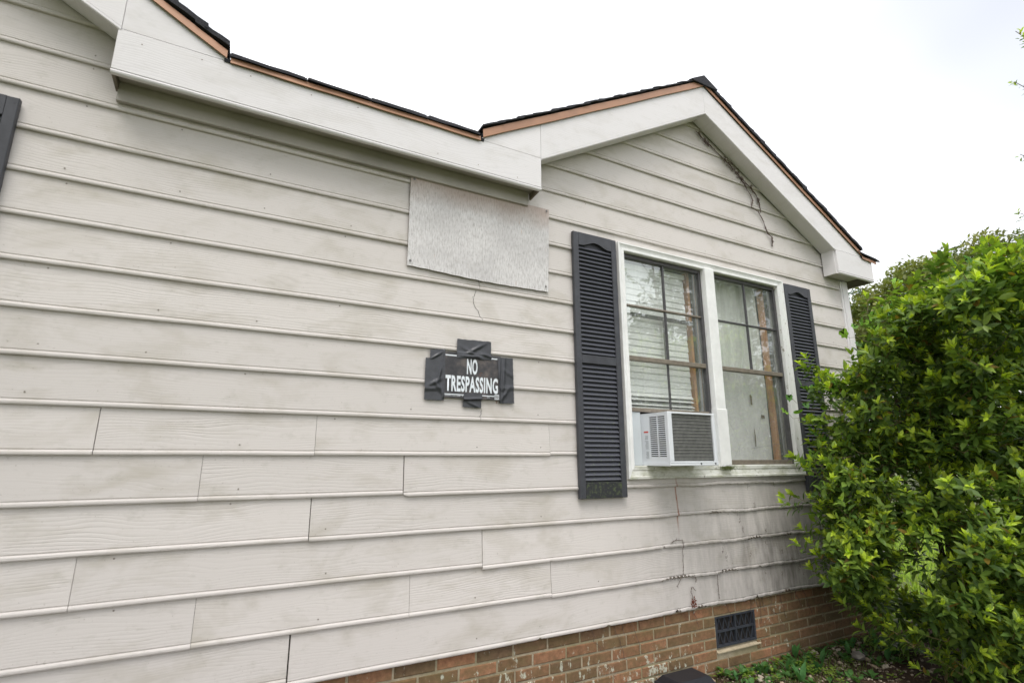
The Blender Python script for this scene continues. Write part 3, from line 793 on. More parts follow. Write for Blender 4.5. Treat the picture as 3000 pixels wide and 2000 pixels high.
for gx in (GX, GXL):
    for e in (-1, 1):
        dlen = 2.06; n = 15; L = dlen / n
        for i in range(n):
            d0, d1 = i * L - .01, (i + 1) * L + 0.05
            d1 = min(d1, dlen + .01)
            if gx == GXL and (e == -1 or i < 5): pass
            # butt (lower end) rides on the course below: thicker towards the eave
            za, zb_ = AP_T + .058 - SL * d0, AP_T + .058 - SL * d1
            jx = rnd.uniform(-.01, .01)
            pa, pb = (gx + e * max(0, d0), za + .002), (gx + e * (d1 + jx), zb_ + .013 - SL * jx)
            if e == -1: shingle(pb, pa, rnd.uniform(-.002, .003), 0.009 + rnd.uniform(0, .004), dep=0.5)
            else: shingle((pa[0], pa[1] - .018), (pb[0], pb[1] - .018), rnd.uniform(-.002, .003), 0.026 + rnd.uniform(0, .005), dep=0.5)
    # ridge cap
    m = MB(); m.prism([(gx - .15, AP_T + .076 - SL * .15), (gx + .15, AP_T + .076 - SL * .15), (gx + .155, AP_T + .084 - SL * .15), (gx, AP_T + .088), (gx - .155, AP_T + .084 - SL * .15)], YF - .03, 0.28)
    m.build('ridge_cap', M['shingle'], roof)

# ---- window: casing (mitred), mullion, sill
cas = MB(); cas = empty('window_casing'); cas.parent = house
CX0, CX1, CZ0, CZ1 = 2.318, 4.186, 1.292, 2.972      # outer
IX0, IX1, IZ0, IZ1 = 2.378, 4.112, 1.378, 2.915      # inner
def cprof(name, a, b, c_, d, mat):
    """mitred casing piece; a,b outer edge points, c,d inner edge points; inner lip lower than outer"""
    m = MB(); yo, yi = -0.046, -0.034
    def lerp(p, q, t): return (p[0] + (q[0] - p[0]) * t, p[1] + (q[1] - p[1]) * t)
    prof = [(0.0, 0.0), (0.0, yo), (0.16, yo), (0.22, yo + .005), (0.62, yi), (0.68, yi - .004), (0.93, yi - .004), (1.0, yi), (1.0, 0.0)]
    n = len(prof)
    for (o_, i_) in ((a, d), (b, c_)):
        for t, y in prof:
            p = lerp(o_, i_, t); m.v.append((p[0], y, p[1]))
    for j in range(n - 1): m.f.append((j, j + n, j + 1 + n, j + 1)); m.m.append(0)
    bmesh_fix = m.build(name, mat, cas)
    return bmesh_fix
e_ = 0.0006
cprof('casing_head', (CX0, CZ1), (CX1, CZ1), (IX1, IZ1), (IX0, IZ1), M['white'])
cprof('casing_jamb', (CX1 + e_, CZ1), (CX1 + e_, CZ0), (IX1 + e_, IZ0), (IX1 + e_, IZ1), M['peel'])
cprof('casing_sill', (CX1, CZ0), (CX0, CZ0), (IX0, IZ0), (IX1, IZ0), M['sill'])
cprof('casing_jamb', (CX0 - e_, CZ0), (CX0 - e_, CZ1), (IX0 - e_, IZ1), (IX0 - e_, IZ0), M['white'])
m = MB(); m.bbox(3.193, 3.296, -0.052, 0.05, IZ0 - .012, IZ1 + .01, 0.005); m.build('mullion', M['white'], cas)
m = MB(); m.bbox(3.186, 3.300, -0.056, 0.0, IZ0 - .013, 1.792, 0.003); m.build('mullion_patch', M['white'], cas)
# head, sill and side jambs of the opening
m = MB(); m.box(IX0 - .01, IX1 + .01, -0.03, 0.13, IZ1 + .002, IZ1 + .02); m.build('head_jamb', M['sill'], cas)
m = MB(); m.box(IX0 - .01, IX1 + .01, -0.033, 0.13, IZ0 - .022, IZ0 - .002); m.build('sill_board', M['sill'], cas)
m = MB(); m.box(IX0 - .02, IX0 - .003, -0.03, 0.13, IZ0, IZ1); m.build('side_jamb', M['white'], cas)
m = MB(); m.box(IX1 + .004, IX1 + .02, -0.03, 0.13, IZ0, IZ1); m.build('side_jamb', M['sill'], cas)
# chipped paint drip on the mullion
# ---- the two window units
def window(x0, x1, lower_bottom, vx, broken):
    wn = empty('window'); wn.parent = house
    B, B2, G = M['bronze'], M['bronze2'], M['glass']
    zt, zm, zh = IZ1 - .004, 2.128, 2.520
    def bar(name, a, b, y0, y1, c_, d, mt): 
        q = MB(); q.bbox(a, b, y0, y1, c_, d, 0.002); return q.build(name, mt, wn)
    fw = 0.024
    bar('sash_stile', x0, x0 + fw - .006, -0.004, 0.034, lower_bottom, zt, B); bar('sash_stile', x1 - fw, x1, -0.004, 0.034, lower_bottom, zt, B)
    bar('sash_rail', x0 + fw - .006, x1 - fw, -0.002, 0.034, zt - .028, zt, B)
    bar('meeting_rail', x0 + fw - .006, x1 - fw, -0.007, 0.034, zm - .020, zm + .012, B2)
    bar('muntin', x0 + fw - .006, x1 - fw, 0.004, 0.026, zh - .007, zh + .006, B2 if x0 < 3 else B)
    bar('muntin', vx - .008, vx + .007, 0.006, 0.024, zm + .013, zh - .0075, B); bar('muntin', vx - .008, vx + .007, 0.006, 0.024, zh + .0065, zt - .0285, B)
    bar('sash_rail', x0 + fw - .006, x1 - fw, -0.001, 0.034, lower_bottom, lower_bottom + (.034 if broken else .026), B2)
    if not broken: bar('muntin', vx - .007, vx + .006, 0.016, 0.030, lower_bottom + .0265, zm - .0205, B)
    # inner sash leaves: second stile on the right and inner rails seen through the glass
    bar('inner_stile', x1 - fw - .026, x1 - fw - .001, 0.048, 0.075, lower_bottom, zt, B)
    def pane(a, b, c_, d, y):
        q = MB(); q.add([(a, y, c_), (b, y, c_), (b, y, d), (a, y, d)], [(0, 1, 2, 3)]); q.build('pane', G, wn)
    xl, xr = x0 + fw - .007, x1 - fw + .001
    pane(xl, vx - .006, zm + .01, zh - .005, 0.019); pane(vx + .006, xr, zm + .01, zh - .005, 0.0192)
    pane(xl, vx - .006, zh + .005, zt - .027, 0.019); pane(vx + .006, xr, zh + .005, zt - .027, 0.0192)
    if broken: pane(xl, xr, lower_bottom + .03, zm - .018, 0.024)
    else: pane(xl, vx - .006, lower_bottom + .025, zm - .018, 0.024); pane(vx + .006, xr, lower_bottom + .025, zm - .018, 0.0242)
    # stained wood jamb inside
    q = MB(); q.box(x1 - .064, x1 + .02, 0.083, 0.135, IZ0, IZ1); q.build('wood_jamb', M['wood'], wn)
    return wn, bar
w1, bar1 = window(IX0 + .002, 3.192, 1.745, 2.795, False)
tag(w1, 'left double hung window with six small panes above the air conditioner')
bar1('inner_rail', 2.50, 3.14, 0.055, 0.07, 2.458, 2.488, M['bronze']); bar1('inner_muntin', 2.815, 2.835, 0.058, 0.068, 2.15, 2.457, M['bronze'])
w2, bar2 = window(3.297, IX1 + .003, 1.380, 3.725, True)
tag(w2, 'right double hung window with a cracked lower pane')
for pts in ([(3.355, 1.741), (3.40, 1.70), (3.446, 1.647), (3.485, 1.552), (3.491, 1.442)], [(3.961, 1.948), (3.803, 1.799), (3.758, 1.671), (3.71, 1.565), (3.639, 1.462)],
            [(3.843, 1.942), (3.872, 1.867)], [(3.758, 1.671), (3.72, 1.64)], [(3.99, 1.56), (3.87, 1.43)], [(3.53, 1.56), (3.43, 1.43)], [(3.62, 1.50), (3.99, 1.545)]):
    ribbon('glass_crack', jag(pts, 0.03, 0.002), 0.0011, M['glasscrack'], w2, y=0.024, off=0.0015)
# vinyl hook knob on the mullion
# ---- shutters
def shutter_parts():
    W_, H_ = 0.374, 1.790
    d = {}
    def fr():
        m = MB(); st = 0.044; y0, y1 = -0.027, 0.0
        # stiles
        m.bbox(0, st, y0, y1, 0, H_, 0.003); m.bbox(W_ - st, W_, y0, y1, 0, H_, 0.003)
        return m
    return fr(), W_, H_
def make_shutter(name_label, x, zb):
    fr, W_, H_ = shutter_parts(); st = 0.044
    sh = fr.build('shutter', M['shutter'], house)
    sh.location = (x, -0.0225, zb)
    tag(sh, name_label)
    y0, y1 = -0.0262, -0.002
    m = MB(); m.bbox(st, W_ - st, y0, y1, 0, 0.098, 0.002); m.build('shutter_rail', M['railmoss'], sh)
    m = MB(); m.bbox(st, W_ - st, y0, y1, 0.862, 0.918, 0.002); m.build('shutter_rail', M['shutter'], sh)
    # arched top rail
    n = 16; pts = []
    for i in range(n + 1):
        t = i / n; u = abs(t - 0.5) * 2
        s_ = 0.5 + 0.5 * math.cos(math.pi * min(1, u / 0.85))
        pts.append((st + (W_ - 2 * st) * t, 1.698 + 0.034 * s_))
    poly = pts + [(W_ - st, H_), (st, H_)]
    m = MB()
    for i in range(n):
        (xa, za), (xb, zb2) = pts[i], pts[i + 1]
        m.add([(xa, y0, za), (xb, y0, zb2), (xb, y0, H_), (xa, y0, H_), (xa, y1, za), (xb, y1, zb2), (xb, y1, H_), (xa, y1, H_)],
              [(0, 1, 2, 3), (0, 4, 5, 1), (3, 2, 6, 7), (4, 7, 6, 5)])
    m.build('shutter_rail', M['shutter'], sh)
    m = MB(); m.box(st, W_ - st, -0.003, -0.0005, 0.09, H_ - .03); m.build('shutter_back', M['bolt'], sh)
    q = MB(); w2_ = W_ - 2 * st
    q.prism([(0, 0), (0, 0)], 0, 0) if False else None
    q.add([(0, -0.0195, 0.0), (w2_, -0.0195, 0.0), (w2_, -0.0225, 0.004), (0, -0.0225, 0.004), (w2_, -0.005, 0.026), (0, -0.005, 0.026), (0, -0.004, 0.0), (w2_, -0.004, 0.0)],
          [(0, 1, 2, 3), (3, 2, 4, 5), (0, 6, 7, 1), (5, 4, 7, 6), (0, 3, 5, 6), (1, 7, 4, 2)])
    lm = q.mesh('louver', M['louver'])
    sp = 0.0298
    for i in range(26): link('louver', lm, sh, (st, 0, 0.926 + i * sp))
    for i in range(25): link('louver', lm, sh, (st, 0, 0.107 + i * 0.0301))
    # screw heads
    m = MB()
    for sx in (0.014, W_ - 0.014):
        for sz in (0.02, 0.89, H_ - 0.03):
            m.add([(sx + .004 * math.cos(a), -0.0279, sz + .004 * math.sin(a)) for a in np.arange(0, 6.28, 1.0472)], [(0, 1, 2, 3, 4, 5)])
    m.build('screw_heads', M['bolt'], sh)
    return sh
make_shutter('black louvered shutter left of the twin window, fully visible', 1.920, 1.180)
make_shutter('black louvered shutter right of the twin window, half behind the shrub', 4.196, 1.165)
make_shutter('black louvered shutter cut off by the left edge of the picture', -1.364, 1.170)

# ================================================================== THINGS ON THE WALL
# plywood patch
pm = MB(); n = 24
PT = lambda t: (0.764 + (1.738 - 0.764) * t, 3.088 + 0.004 * t); PB = lambda t: (0.766 + (1.722 - 0.766) * t, 2.514 - 0.017 * t - 0.012 * math.sin(3.0 * t) * t * (1 - t) * 4 + 0.0015 * math.sin(t * 60))
for i in range(n + 1):
    t = i / n; a, b = PT(t), PB(t)
    bow = -0.004 * math.sin(math.pi * t)
    for k_ in range(7):
        s_ = k_ / 6; y = -0.0275 + bow * (1 - s_)
        y = -0.0275 - 0.006 * s_ * (1 if 0.2 < t < 0.6 else 0.6) * math.sin(math.pi * min(1, t * 1.1)) * 0.8
        pm.v.append((a[0] + (b[0] - a[0]) * s_, y, a[1] + (b[1] - a[1]) * s_))
for i in range(n):
    for k_ in range(6):
        a = i * 7 + k_; pm.f.append((a, a + 1, a + 8, a + 7)); pm.m.append(0)
# thickness
def rim(idx):
    b = len(pm.v)
    for i in idx: x, y, z = pm.v[i]; pm.v.append((x, y + 0.0065, z))
    for j in range(len(idx) - 1): pm.f.append((idx[j], b + j, b + j + 1, idx[j + 1])); pm.m.append(1)
rim([i * 7 + 6 for i in range(n + 1)]); rim([k_ for k_ in range(7)]); rim([n * 7 + k_ for k_ in range(6, -1, -1)]); rim([i * 7 for i in range(n, -1, -1)])
ply = pm.build('plywood_sheet', [M['ply'], M['plyedge']])
tag(ply, 'weathered grey plywood sheet screwed over the siding under the eave', 'plywood')
m = MB()
for (x, z) in ((0.785, 3.065), (0.782, 2.542), (1.715, 3.075), (1.700, 2.53)):
    m.add([(x + .008 * math.cos(a), -0.0335, z + .008 * math.sin(a)) for a in np.arange(0, 6.28, 0.7854)], [tuple(range(8))])
m.build('screw_heads', simple('screw', (0.16, 0.155, 0.15), 0.4), ply)

# sign with tape
sign = MB(); sign.box(1.012, 1.364, -0.0285, -0.0255, 1.764, 2.030); sign = sign.build('warning_sign', M['sign'])
tag(sign, 'black NO TRESPASSING sign with white capitals taped to the siding', 'sign')
def text(body, x0, x1, z0, z1, off):
    cu = bpy.data.curves.new('lettering', 'FONT'); cu.body = body; cu.offset = off; cu.resolution_u = 3; cu.space_character = 1.10
    tmp = bpy.data.objects.new('tmp', cu); COL.objects.link(tmp)
    dg = bpy.context.evaluated_depsgraph_get()
    me = bpy.data.meshes.new_from_object(tmp.evaluated_get(dg)); bpy.data.objects.remove(tmp)
    co = np.zeros(len(me.vertices) * 3); me.vertices.foreach_get('co', co); co = co.reshape(-1, 3)
    mn, mxx = co.min(0), co.max(0)
    out = np.zeros_like(co)
    out[:, 0] = x0 + (co[:, 0] - mn[0]) / (mxx[0] - mn[0]) * (x1 - x0)
    out[:, 2] = z0 + (co[:, 1] - mn[1]) / (mxx[1] - mn[1]) * (z1 - z0)
    out[:, 1] = -0.0292
    me.vertices.foreach_set('co', out.ravel()); me.materials.clear(); me.materials.append(M['signwhite']); me.update()
    return link('lettering', me, sign)
text('NO', 1.151, 1.219, 1.906, 2.000, 0.034)
text('TRESPASSING', 1.020, 1.354, 1.801, 1.895, 0.034)
m = MB(); m.box(1.012, 1.086, -0.0291, -0.0286, 2.007, 2.014); m.box(1.308, 1.349, -0.0291, -0.0286, 2.009, 2.016)
m.box(1.014, 1.136, -0.0291, -0.0286, 1.782, 1.787); m.box(1.248, 1.330, -0.0291, -0.0286, 1.784, 1.789); m.build('sign_border', M['signwhite'], sign)
m = MB()
for x in np.arange(1.018, 1.128, 0.0042):
    if rnd.random() < .85: m.box(x, x + .003, -0.0290, -0.0286, 1.7755, 1.7785)
for x in np.arange(1.282, 1.302, 0.0042): m.box(x, x + .003, -0.0290, -0.0286, 1.776, 1.779)
m.build('fine_print', M['signwhite'], sign)
m = MB(); m.box(1.333, 1.362, -0.0291, -0.0286, 1.768, 1.797); m.build('barcode_patch', M['signwhite'], sign)
m = MB()
for i in range(9): m.box(1.3355 + i * .0028, 1.3355 + i * .0028 + (.0012 if i % 3 else .0018), -0.0296, -0.0292, 1.772, 1.794)
m.build('barcode', M['sign'], sign)
def tape(x0, x1, z0, z1, sk, seed, folds):
    rr = random.Random(seed); nx, nz_ = 18, 26; m = MB()
    for i in range(nx + 1):
        for k_ in range(nz_ + 1):
            u, v = i / nx, k_ / nz_
            x = x0 + (x1 - x0) * u + sk[0] * v + (rr.uniform(-.0012, .0012) if i in (0, nx) else 0)
            z = z0 + (z1 - z0) * v + sk[1] * u + (rr.uniform(-.0014, .0014) if k_ in (0, nz_) else 0)
            base = min(face_y(z), -0.0225 if True else 0) - 0.0015
            if 1.006 < x < 1.370 and 1.758 < z < 2.036: base = -0.0302
            else:
                # sags slack between the beads
                base = max(base, -0.024) if z < 1.66 or not (1.70 < z < 2.04) else -0.0240
            h = 0
            for (cx, cz, ang, ln, am) in folds:
                dx, dz = x - cx, z - cz; a = dx * math.cos(ang) + dz * math.sin(ang); b = -dx * math.sin(ang) + dz * math.cos(ang)
                h += 1.5 * am * math.exp(-(b / 0.007) ** 2) * math.exp(-(a / ln) ** 2)
            m.v.append((x, base - h - 0.0005 * rr.random() - seed * 0.0004, z))
    for i in range(nx):
        for k_ in range(nz_):
            a = i * (nz_ + 1) + k_; m.f.append((a, a + nz_ + 1, a + nz_ + 2, a + 1)); m.m.append(0)
    o = m.build('tape_strip', M['tape'], sign, smooth=True); return o
tape(0.899, 1.015, 1.746, 1.985, (0.0, 0.0), 1, [(0.95, 1.845, .5, .05, .007), (0.975, 1.825, -.9, .04, .008), (0.93, 1.81, .1, .06, .006), (0.985, 1.90, 1.3, .05, .006)])
tape(0.925, 1.015, 1.975, 2.033, (0.0, 0.010), 2, [(0.96, 2.0, .6, .04, .004)])
tape(1.371, 1.466, 1.747, 2.026, (-0.008, 0.003), 1, [(1.39, 1.88, 1.5, .1, .007), (1.42, 1.84, .1, .06, .006), (1.40, 1.80, .9, .04, .006), (1.43, 1.93, -.5, .05, .004)])
tape(1.366, 1.392, 1.75, 2.030, (-0.017, 0.0), 2, [(1.36, 1.9, 1.45, .08, .003)])
tape(1.086, 1.308, 1.998, 2.113, (0.001, 0.004), 3, [(1.20, 2.06, .55, .06, .008), (1.19, 2.03, -.5, .06, .007), (1.27, 2.03, -.3, .05, .006), (1.18, 2.012, .0, .05, .006)])
tape(1.130, 1.246, 1.715, 1.797, (0.005, -0.002), 3, [(1.18, 1.762, .1, .07, .006), (1.2, 1.73, -.4, .04, .004)])
ribbon('rust_drip', [(1.014, 1.764), (1.0145, 1.75), (1.015, 1.735)], 0.0017, M['rustdrip'], sign); ribbon('rust_drip', [(1.352, 1.764), (1.354, 1.754), (1.355, 1.746)], 0.004, M['rustdrip'], sign)
m = MB()
for k_ in range(10):
    a0, a1 = 0.6 + k_ * .42, 0.6 + (k_ + .95) * .42
    m.add([(1.243 + .010 * math.cos(a0), -.0290, 1.912 + .010 * math.sin(a0)), (1.243 + .010 * math.cos(a1), -.0290, 1.912 + .010 * math.sin(a1)), (1.243 + .0085 * math.cos(a1), -.0290, 1.912 + .0085 * math.sin(a1)), (1.243 + .0085 * math.cos(a0), -.0290, 1.912 + .0085 * math.sin(a0))], [(0, 3, 2, 1)])
m.build('rust_ring', M['rustdrip'], sign)

# air conditioner
ac = empty('air_conditioner', 'white window air conditioner with grey coil grille and vented side', 'air conditioner', loc=(2.7, -0.1, 1.38))
def acb(name, m, mat): 
    o = m.build(name, mat, ac); o.location = (-2.7, 0.1, -1.38); return o
AX0, AX1, AY, AZ0, AZ1 = 2.487, 2.922, -0.255, 1.378, 1.727
m = MB(); m.box(AX0 + .008, AX1 - .008, AY + .03, 0.09, AZ0 + .02, AZ1 - .008); acb('inner_case', m, M['dark'])
m = MB(); m.box(AX0, AX1, AY + .012, 0.095, AZ1 - .008, AZ1); acb('top_cover', m, M['acw'])
m = MB(); m.box(AX1 - .008, AX1, AY + .012, 0.095, AZ0 + .02, AZ1 - .0085); acb('side_cover', m, M['acw'])
m = MB(); m.bbox(AX0 - .006, AX1 + .004, AY - .002, 0.03, AZ0, AZ0 + .018, 0.004)
m.bbox(AX0 - .004, AX1 + .002, AY - .002, AY + .02, AZ0 + .0185, AZ0 + .030, 0.002); acb('base_pan', m, M['acw'])
# left side: solid ends, border and louver bars
m = MB(); Y0, Y1 = -0.225, -0.075
m.box(AX0, AX0 + .008, Y1, 0.095, AZ0 + .018, AZ1 - .0085); m.box(AX0, AX0 + .008, AY + .012, Y0, AZ0 + .018, AZ1 - .0085)
m.box(AX0, AX0 + .008, Y0, Y1, AZ0 + .018, 1.437); m.box(AX0, AX0 + .008, Y0, Y1, 1.702, AZ1 - .0085)
m.box(AX0 + .0005, AX0 + .008, -0.154, -0.146, 1.4375, 1.7015); acb('side_cover', m, M['acw'])
lm = MB(); lm.box(0, .006, Y0 + .0005, Y1 - .0005, 0, .0062); lm = lm.mesh('side_louver', M['acw'])
for i in range(19):
    o = link('side_louver', lm, ac, (AX0 + .0008 - 2.7, 0.1, 1.4435 + i * 0.01362 - 1.38))
# outer face
m = MB()
m.bbox(AX0 - .002, AX0 + .036, AY, AY + .03, AZ0 + .031, AZ1 + .002, .004); m.bbox(AX1 - .024, AX1 + .002, AY, AY + .03, AZ0 + .031, AZ1 + .002, .004)
m.bbox(AX0 + .036, AX1 - .024, AY + .0005, AY + .03, AZ1 - .011, AZ1 + .0015, .002)
acb('face_frame', m, M['acw'])
m = MB(); m.box(AX0 + .036, AX1 - .024, AY + .014, AY + .0295, AZ0 + .0305, AZ1 - .011); acb('coil', m, M['acfin'])
wm = MB(); wm.box(AX0 + .036 - 2.7, AX1 - .024 - 2.7, -.0012, .0012, -.0011, .0011); wm = wm.mesh('grille_wire', M['acwire'])
for i in range(14): link('grille_wire', wm, ac, (0, AY + .0115 + .1, AZ0 + .045 + i * .0212 - 1.38))
for bx_ in (2.758, 2.893):
    m = MB(); m.tube([(bx_, AY - .004, AZ0 + .014), (bx_, AY + .004, AZ0 + .014)], .0062, 10); acb('bolt', m, M['bolt'])
m = MB(); m.box(AX0 - .0008, AX0, -0.062, -0.020, 1.597, 1.607); acb('warning_label', m, M['red'])
m = MB()
for i in range(22):
    if i in (7, 8, 17): continue
    m.box(AX0 - .0007, AX0 - .0001, -0.060, -0.024 - .012 * rnd.random(), 1.425 + i * .0071, 1.4275 + i * .0071)
acb('label_print', m, M['print'])
m = MB(); n = 7
for i in range(n):
    xa = 2.384 + i * .0147
    m.add([(xa, 0.012, 1.372), (xa + .0073, 0.002, 1.372), (xa + .0147, 0.012, 1.372), (xa, 0.012, 1.742), (xa + .0073, 0.002, 1.742), (xa + .0147, 0.012, 1.742)], [(0, 1, 4, 3), (1, 2, 5, 4)])
m.box(2.384, 2.487, 0.013, 0.02, 1.372, 1.742); acb('accordion_panel', m, M['accord'])
m = MB(); m.box(AX1 + .003, 3.19, 0.012, 0.02, 1.372, 1.742); acb('accordion_panel', m, M['accord'])
m = MB(); m.box(IX0 + .002, 3.19, -.006, 0.03, 1.376, 1.379); acb('track', m, M['bronze'])

# venetian blind
bl = empty('venetian_blind', 'white horizontal slat blind hanging behind the left window', 'blind', loc=(2.755, 0.098, 2.85))
q = MB(); q.add([(-.33, -.0055, -.031), (.33, -.0055, -.031), (.33, -.003, .0), (-.33, -.003, .0), (.33, .0045, .031), (-.33, .0045, .031), (-.33, -.004, -.0315), (.33, -.004, -.0315), (.33, .006, .0305), (-.33, .006, .0305)],
                [(0, 1, 2, 3), (3, 2, 4, 5), (6, 9, 8, 7), (0, 6, 7, 1)])
sm_ = q.mesh('slat', M['blind'])
for i in range(22):
    st_ = max(0, i - 18)
    link('slat', sm_, bl, (0.012 if i % 2 else .008, 0, -0.03 - i * 0.0495 + st_ * .012), (R(rnd.uniform(-2, 2)) - R(30) * (st_ > 0) - R(22) * (st_ > 1), R(rnd.uniform(-.3, .3)), 0))
m = MB(); m.box(-.33, .34, -.02, .02, -.008, .03); m.build('head_rail', M['blind'], bl)
m = MB(); m.box(-.33, .34, -.018, .018, -1.078, -1.060); m.build('bottom_rail', M['blind'], bl)
m = MB(); m.tube([(-.15, -.021, 0), (-.15, -.021, -1.07)], .0012, 4); m.tube([(.19, -.021, 0), (.19, -.021, -1.07)], .0012, 4); m.build('cord', M['blind'], bl)
# curtain and sheet
def drape(name, x0, x1, z0, z1, y, mat, amp, fr, seed):
    rr = random.Random(seed); nx, nz_ = 120, 14; m = MB(); ph = [rr.uniform(0, 6.28) for _ in range(5)]
    for i in range(nx + 1):
        for k_ in range(nz_ + 1):
            u, v = i / nx, k_ / nz_; x = x0 + (x1 - x0) * u
            yy = y + amp * (math.sin(fr * x + ph[0] + v * 1.5 + .8 * math.sin(5 * x)) + .5 * math.sin(2.3 * fr * x + ph[1] - v * 2) + .25 * math.sin(5.1 * fr * x + ph[2] + v * 3))
            m.v.append((x, yy, z0 + (z1 - z0) * v))
    for i in range(nx):
        for k_ in range(nz_):
            a = i * (nz_ + 1) + k_; m.f.append((a, a + nz_ + 1, a + nz_ + 2, a + 1)); m.m.append(0)
    return m.build(name, mat, smooth=True)
o = drape('curtain', 3.30, 4.035, 2.02, 2.93, 0.15, M['curtain'], 0.017, 44, 3); tag(o, 'pale gathered curtain behind the upper panes of the right window', 'curtain')
o = drape('hung_sheet', 3.30, 4.005, 1.385, 2.16, 0.115, M['sheet'], 0.004, 9, 5); tag(o, 'flat stained white sheet behind the cracked lower pane', 'sheet')
m = MB()
m.prism([(3.785, 1.945), (3.79, 1.865), (3.81, 1.860), (3.815, 1.93), (3.80, 1.952)], .1068, .1072); m.prism([(3.905, 1.785), (3.905, 1.758), (3.95, 1.755), (3.95, 1.782)], .1068, .1072)
m.prism([(3.80, 1.69), (3.797, 1.52), (3.803, 1.515), (3.812, 1.60)], .1068, .1072)
m.build('stain', simple('brown_stain', (0.20, 0.15, 0.105), 0.9, 0.4, 60), o)

# moss tuft, dead vines
def tuft(name, c, n, ln, mat, spread=.03, down=0.5, seed=1):
    rr = random.Random(seed); m = MB()
    for _ in range(n):
        p = Vector((c[0] + rr.gauss(0, spread), c[1] - rr.random() * .012, c[2] + rr.gauss(0, .005)))
        d = Vector((rr.gauss(0, .6), -rr.random() * .6, -down + rr.gauss(0, .5))).normalized() * ln * rr.uniform(.4, 1.2)
        s_ = d.cross(Vector((0, 1, .2))).normalized() * .0016
        m.add([p - s_, p + s_, p + d], [(0, 1, 2)])
    return m.build(name, mat)
o = tuft('moss_tuft', (3.235, -0.060, 1.362), 260, 0.035, M['moss']); tag(o, 'small green moss tuft at the foot of the white window mullion', 'moss')
def vine(name, label, lines, blobs, rad, seed, nb_=24, mat='deadvine'):
    rr = random.Random(seed); m = MB()
    for pts in lines:
        P_ = []
        for (a, b), (c_, d) in zip(pts, pts[1:]):
            k = max(2, int(math.hypot(c_ - a, d - b) / .025))
            for i in range(k): t = i / k; P_.append((a + (c_ - a) * t + rr.gauss(0, .0022), b + (d - b) * t))
        P_.append(pts[-1])
        Q = [(x, min(-0.021, face_y(z)) - .0025 - rr.random() * .003, z) for x, z in P_]
        m.tube(Q, [rad * rr.uniform(.6, 1.25) for _ in Q], 5)
        for (x, y, z) in Q:
            for _ in range(3):
                d = Vector((rr.gauss(0, 1), -.15, rr.gauss(0, 1))).normalized() * rr.uniform(.006, .022)
                m.tube([(x, y, z), (x + d.x, max(y + d.y * .3, y - .004), z + d.z)], [rad * .4, rad * .2], 3)
    for (x, z, s_) in blobs:
        for _ in range(nb_):
            p = Vector((x + rr.gauss(0, s_ * .4), -0.026 - rr.random() * .008, z + rr.gauss(0, s_)))
            d = Vector((rr.gauss(0, .5), -.1, rr.gauss(0, 1))).normalized() * rr.uniform(.006, .02)
            m.tube([p, p + d], [rad * .6, rad * .25], 3)
    o = m.build(name, M[mat]); tag(o, label, 'dead vine'); return o
GV = [(3.27, 4.205), (3.33, 4.165), (3.37, 4.14), (3.43, 4.115), (3.53, 4.06), (3.62, 4.015), (3.69, 3.975), (3.745, 3.94), (3.78, 3.905), (3.825, 3.865), (3.86, 3.815), (3.905, 3.76), (3.925, 3.71), (3.897, 3.635), (3.986, 3.612), (4.029, 3.554), (4.068, 3.473), (4.091, 3.418), (4.141, 3.398), (4.131, 3.307)]
vine('dead_vine', 'dead brown climbing vine clinging under the right gable rake', [GV, [(3.78, 3.91), (3.87, 3.86), (3.93, 3.82), (3.99, 3.77), (4.01, 3.72), (4.021, 3.658), (4.018, 3.611)]],
     [(3.30, 4.185, .016), (3.36, 4.14, .02), (3.40, 4.12, .014), (3.60, 4.02, .018), (3.64, 4.0, .022), (3.68, 3.975, .025), (3.72, 3.95, .025), (3.76, 3.92, .025), (3.80, 3.885, .022), (3.84, 3.84, .02), (3.92, 3.82, .02), (4.0, 3.73, .02), (4.13, 3.36, .016)], .0042, 4, 34)
SPK = [(3.341, 1.032), (3.355, .981), (3.381, .917), (3.475, 1.211), (3.538, 1.085), (3.634, .89), (3.782, 1.223), (3.875, 1.027), (3.9, .816), (3.977, .752), (4.018, .711), (3.798, .728), (3.77, .576), (3.586, .598), (3.989, .607), (4.026, .547), (3.902, .653), (3.976, .58), (3.149, .779), (3.182, .728), (3.441, .742), (3.622, .816)]
vine('dead_vine', 'thin dead vine stem with root prints low on the siding below the window',
     [[(2.667, .87), (2.717, .886), (2.771, .879), (2.783, .849), (2.768, .817), (2.766, .75), (2.762, .668), (2.735, .638), (2.695, .592)], [(2.859, .551), (2.843, .574), (2.824, .571), (2.818, .548), (2.83, .514), (2.835, .497)],
      [(3.077, .633), (3.081, .561), (3.081, .477)], [(2.863, .65), (2.875, .624), (2.871, .604)]], [(x, z, .011) for x, z in SPK], .0017, 6, 8, 'deadvine2')
m = MB(); rr = random.Random(2)
for _ in range(30):
    p = Vector((2.832 + rr.gauss(0, .010), -.028 - rr.random() * .01, .478 + rr.gauss(0, .018)))
    a = Vector((rr.gauss(0, 1), rr.gauss(0, .3), rr.gauss(0, 1))).normalized() * .010; b = a.cross(Vector((0, 1, 0))).normalized() * .005
    m.add([p - a, p + b, p + a, p - b], [(0, 1, 2, 3)])
o = m.build('dry_leaves', M['deadleaf']); tag(o, kind='stuff')
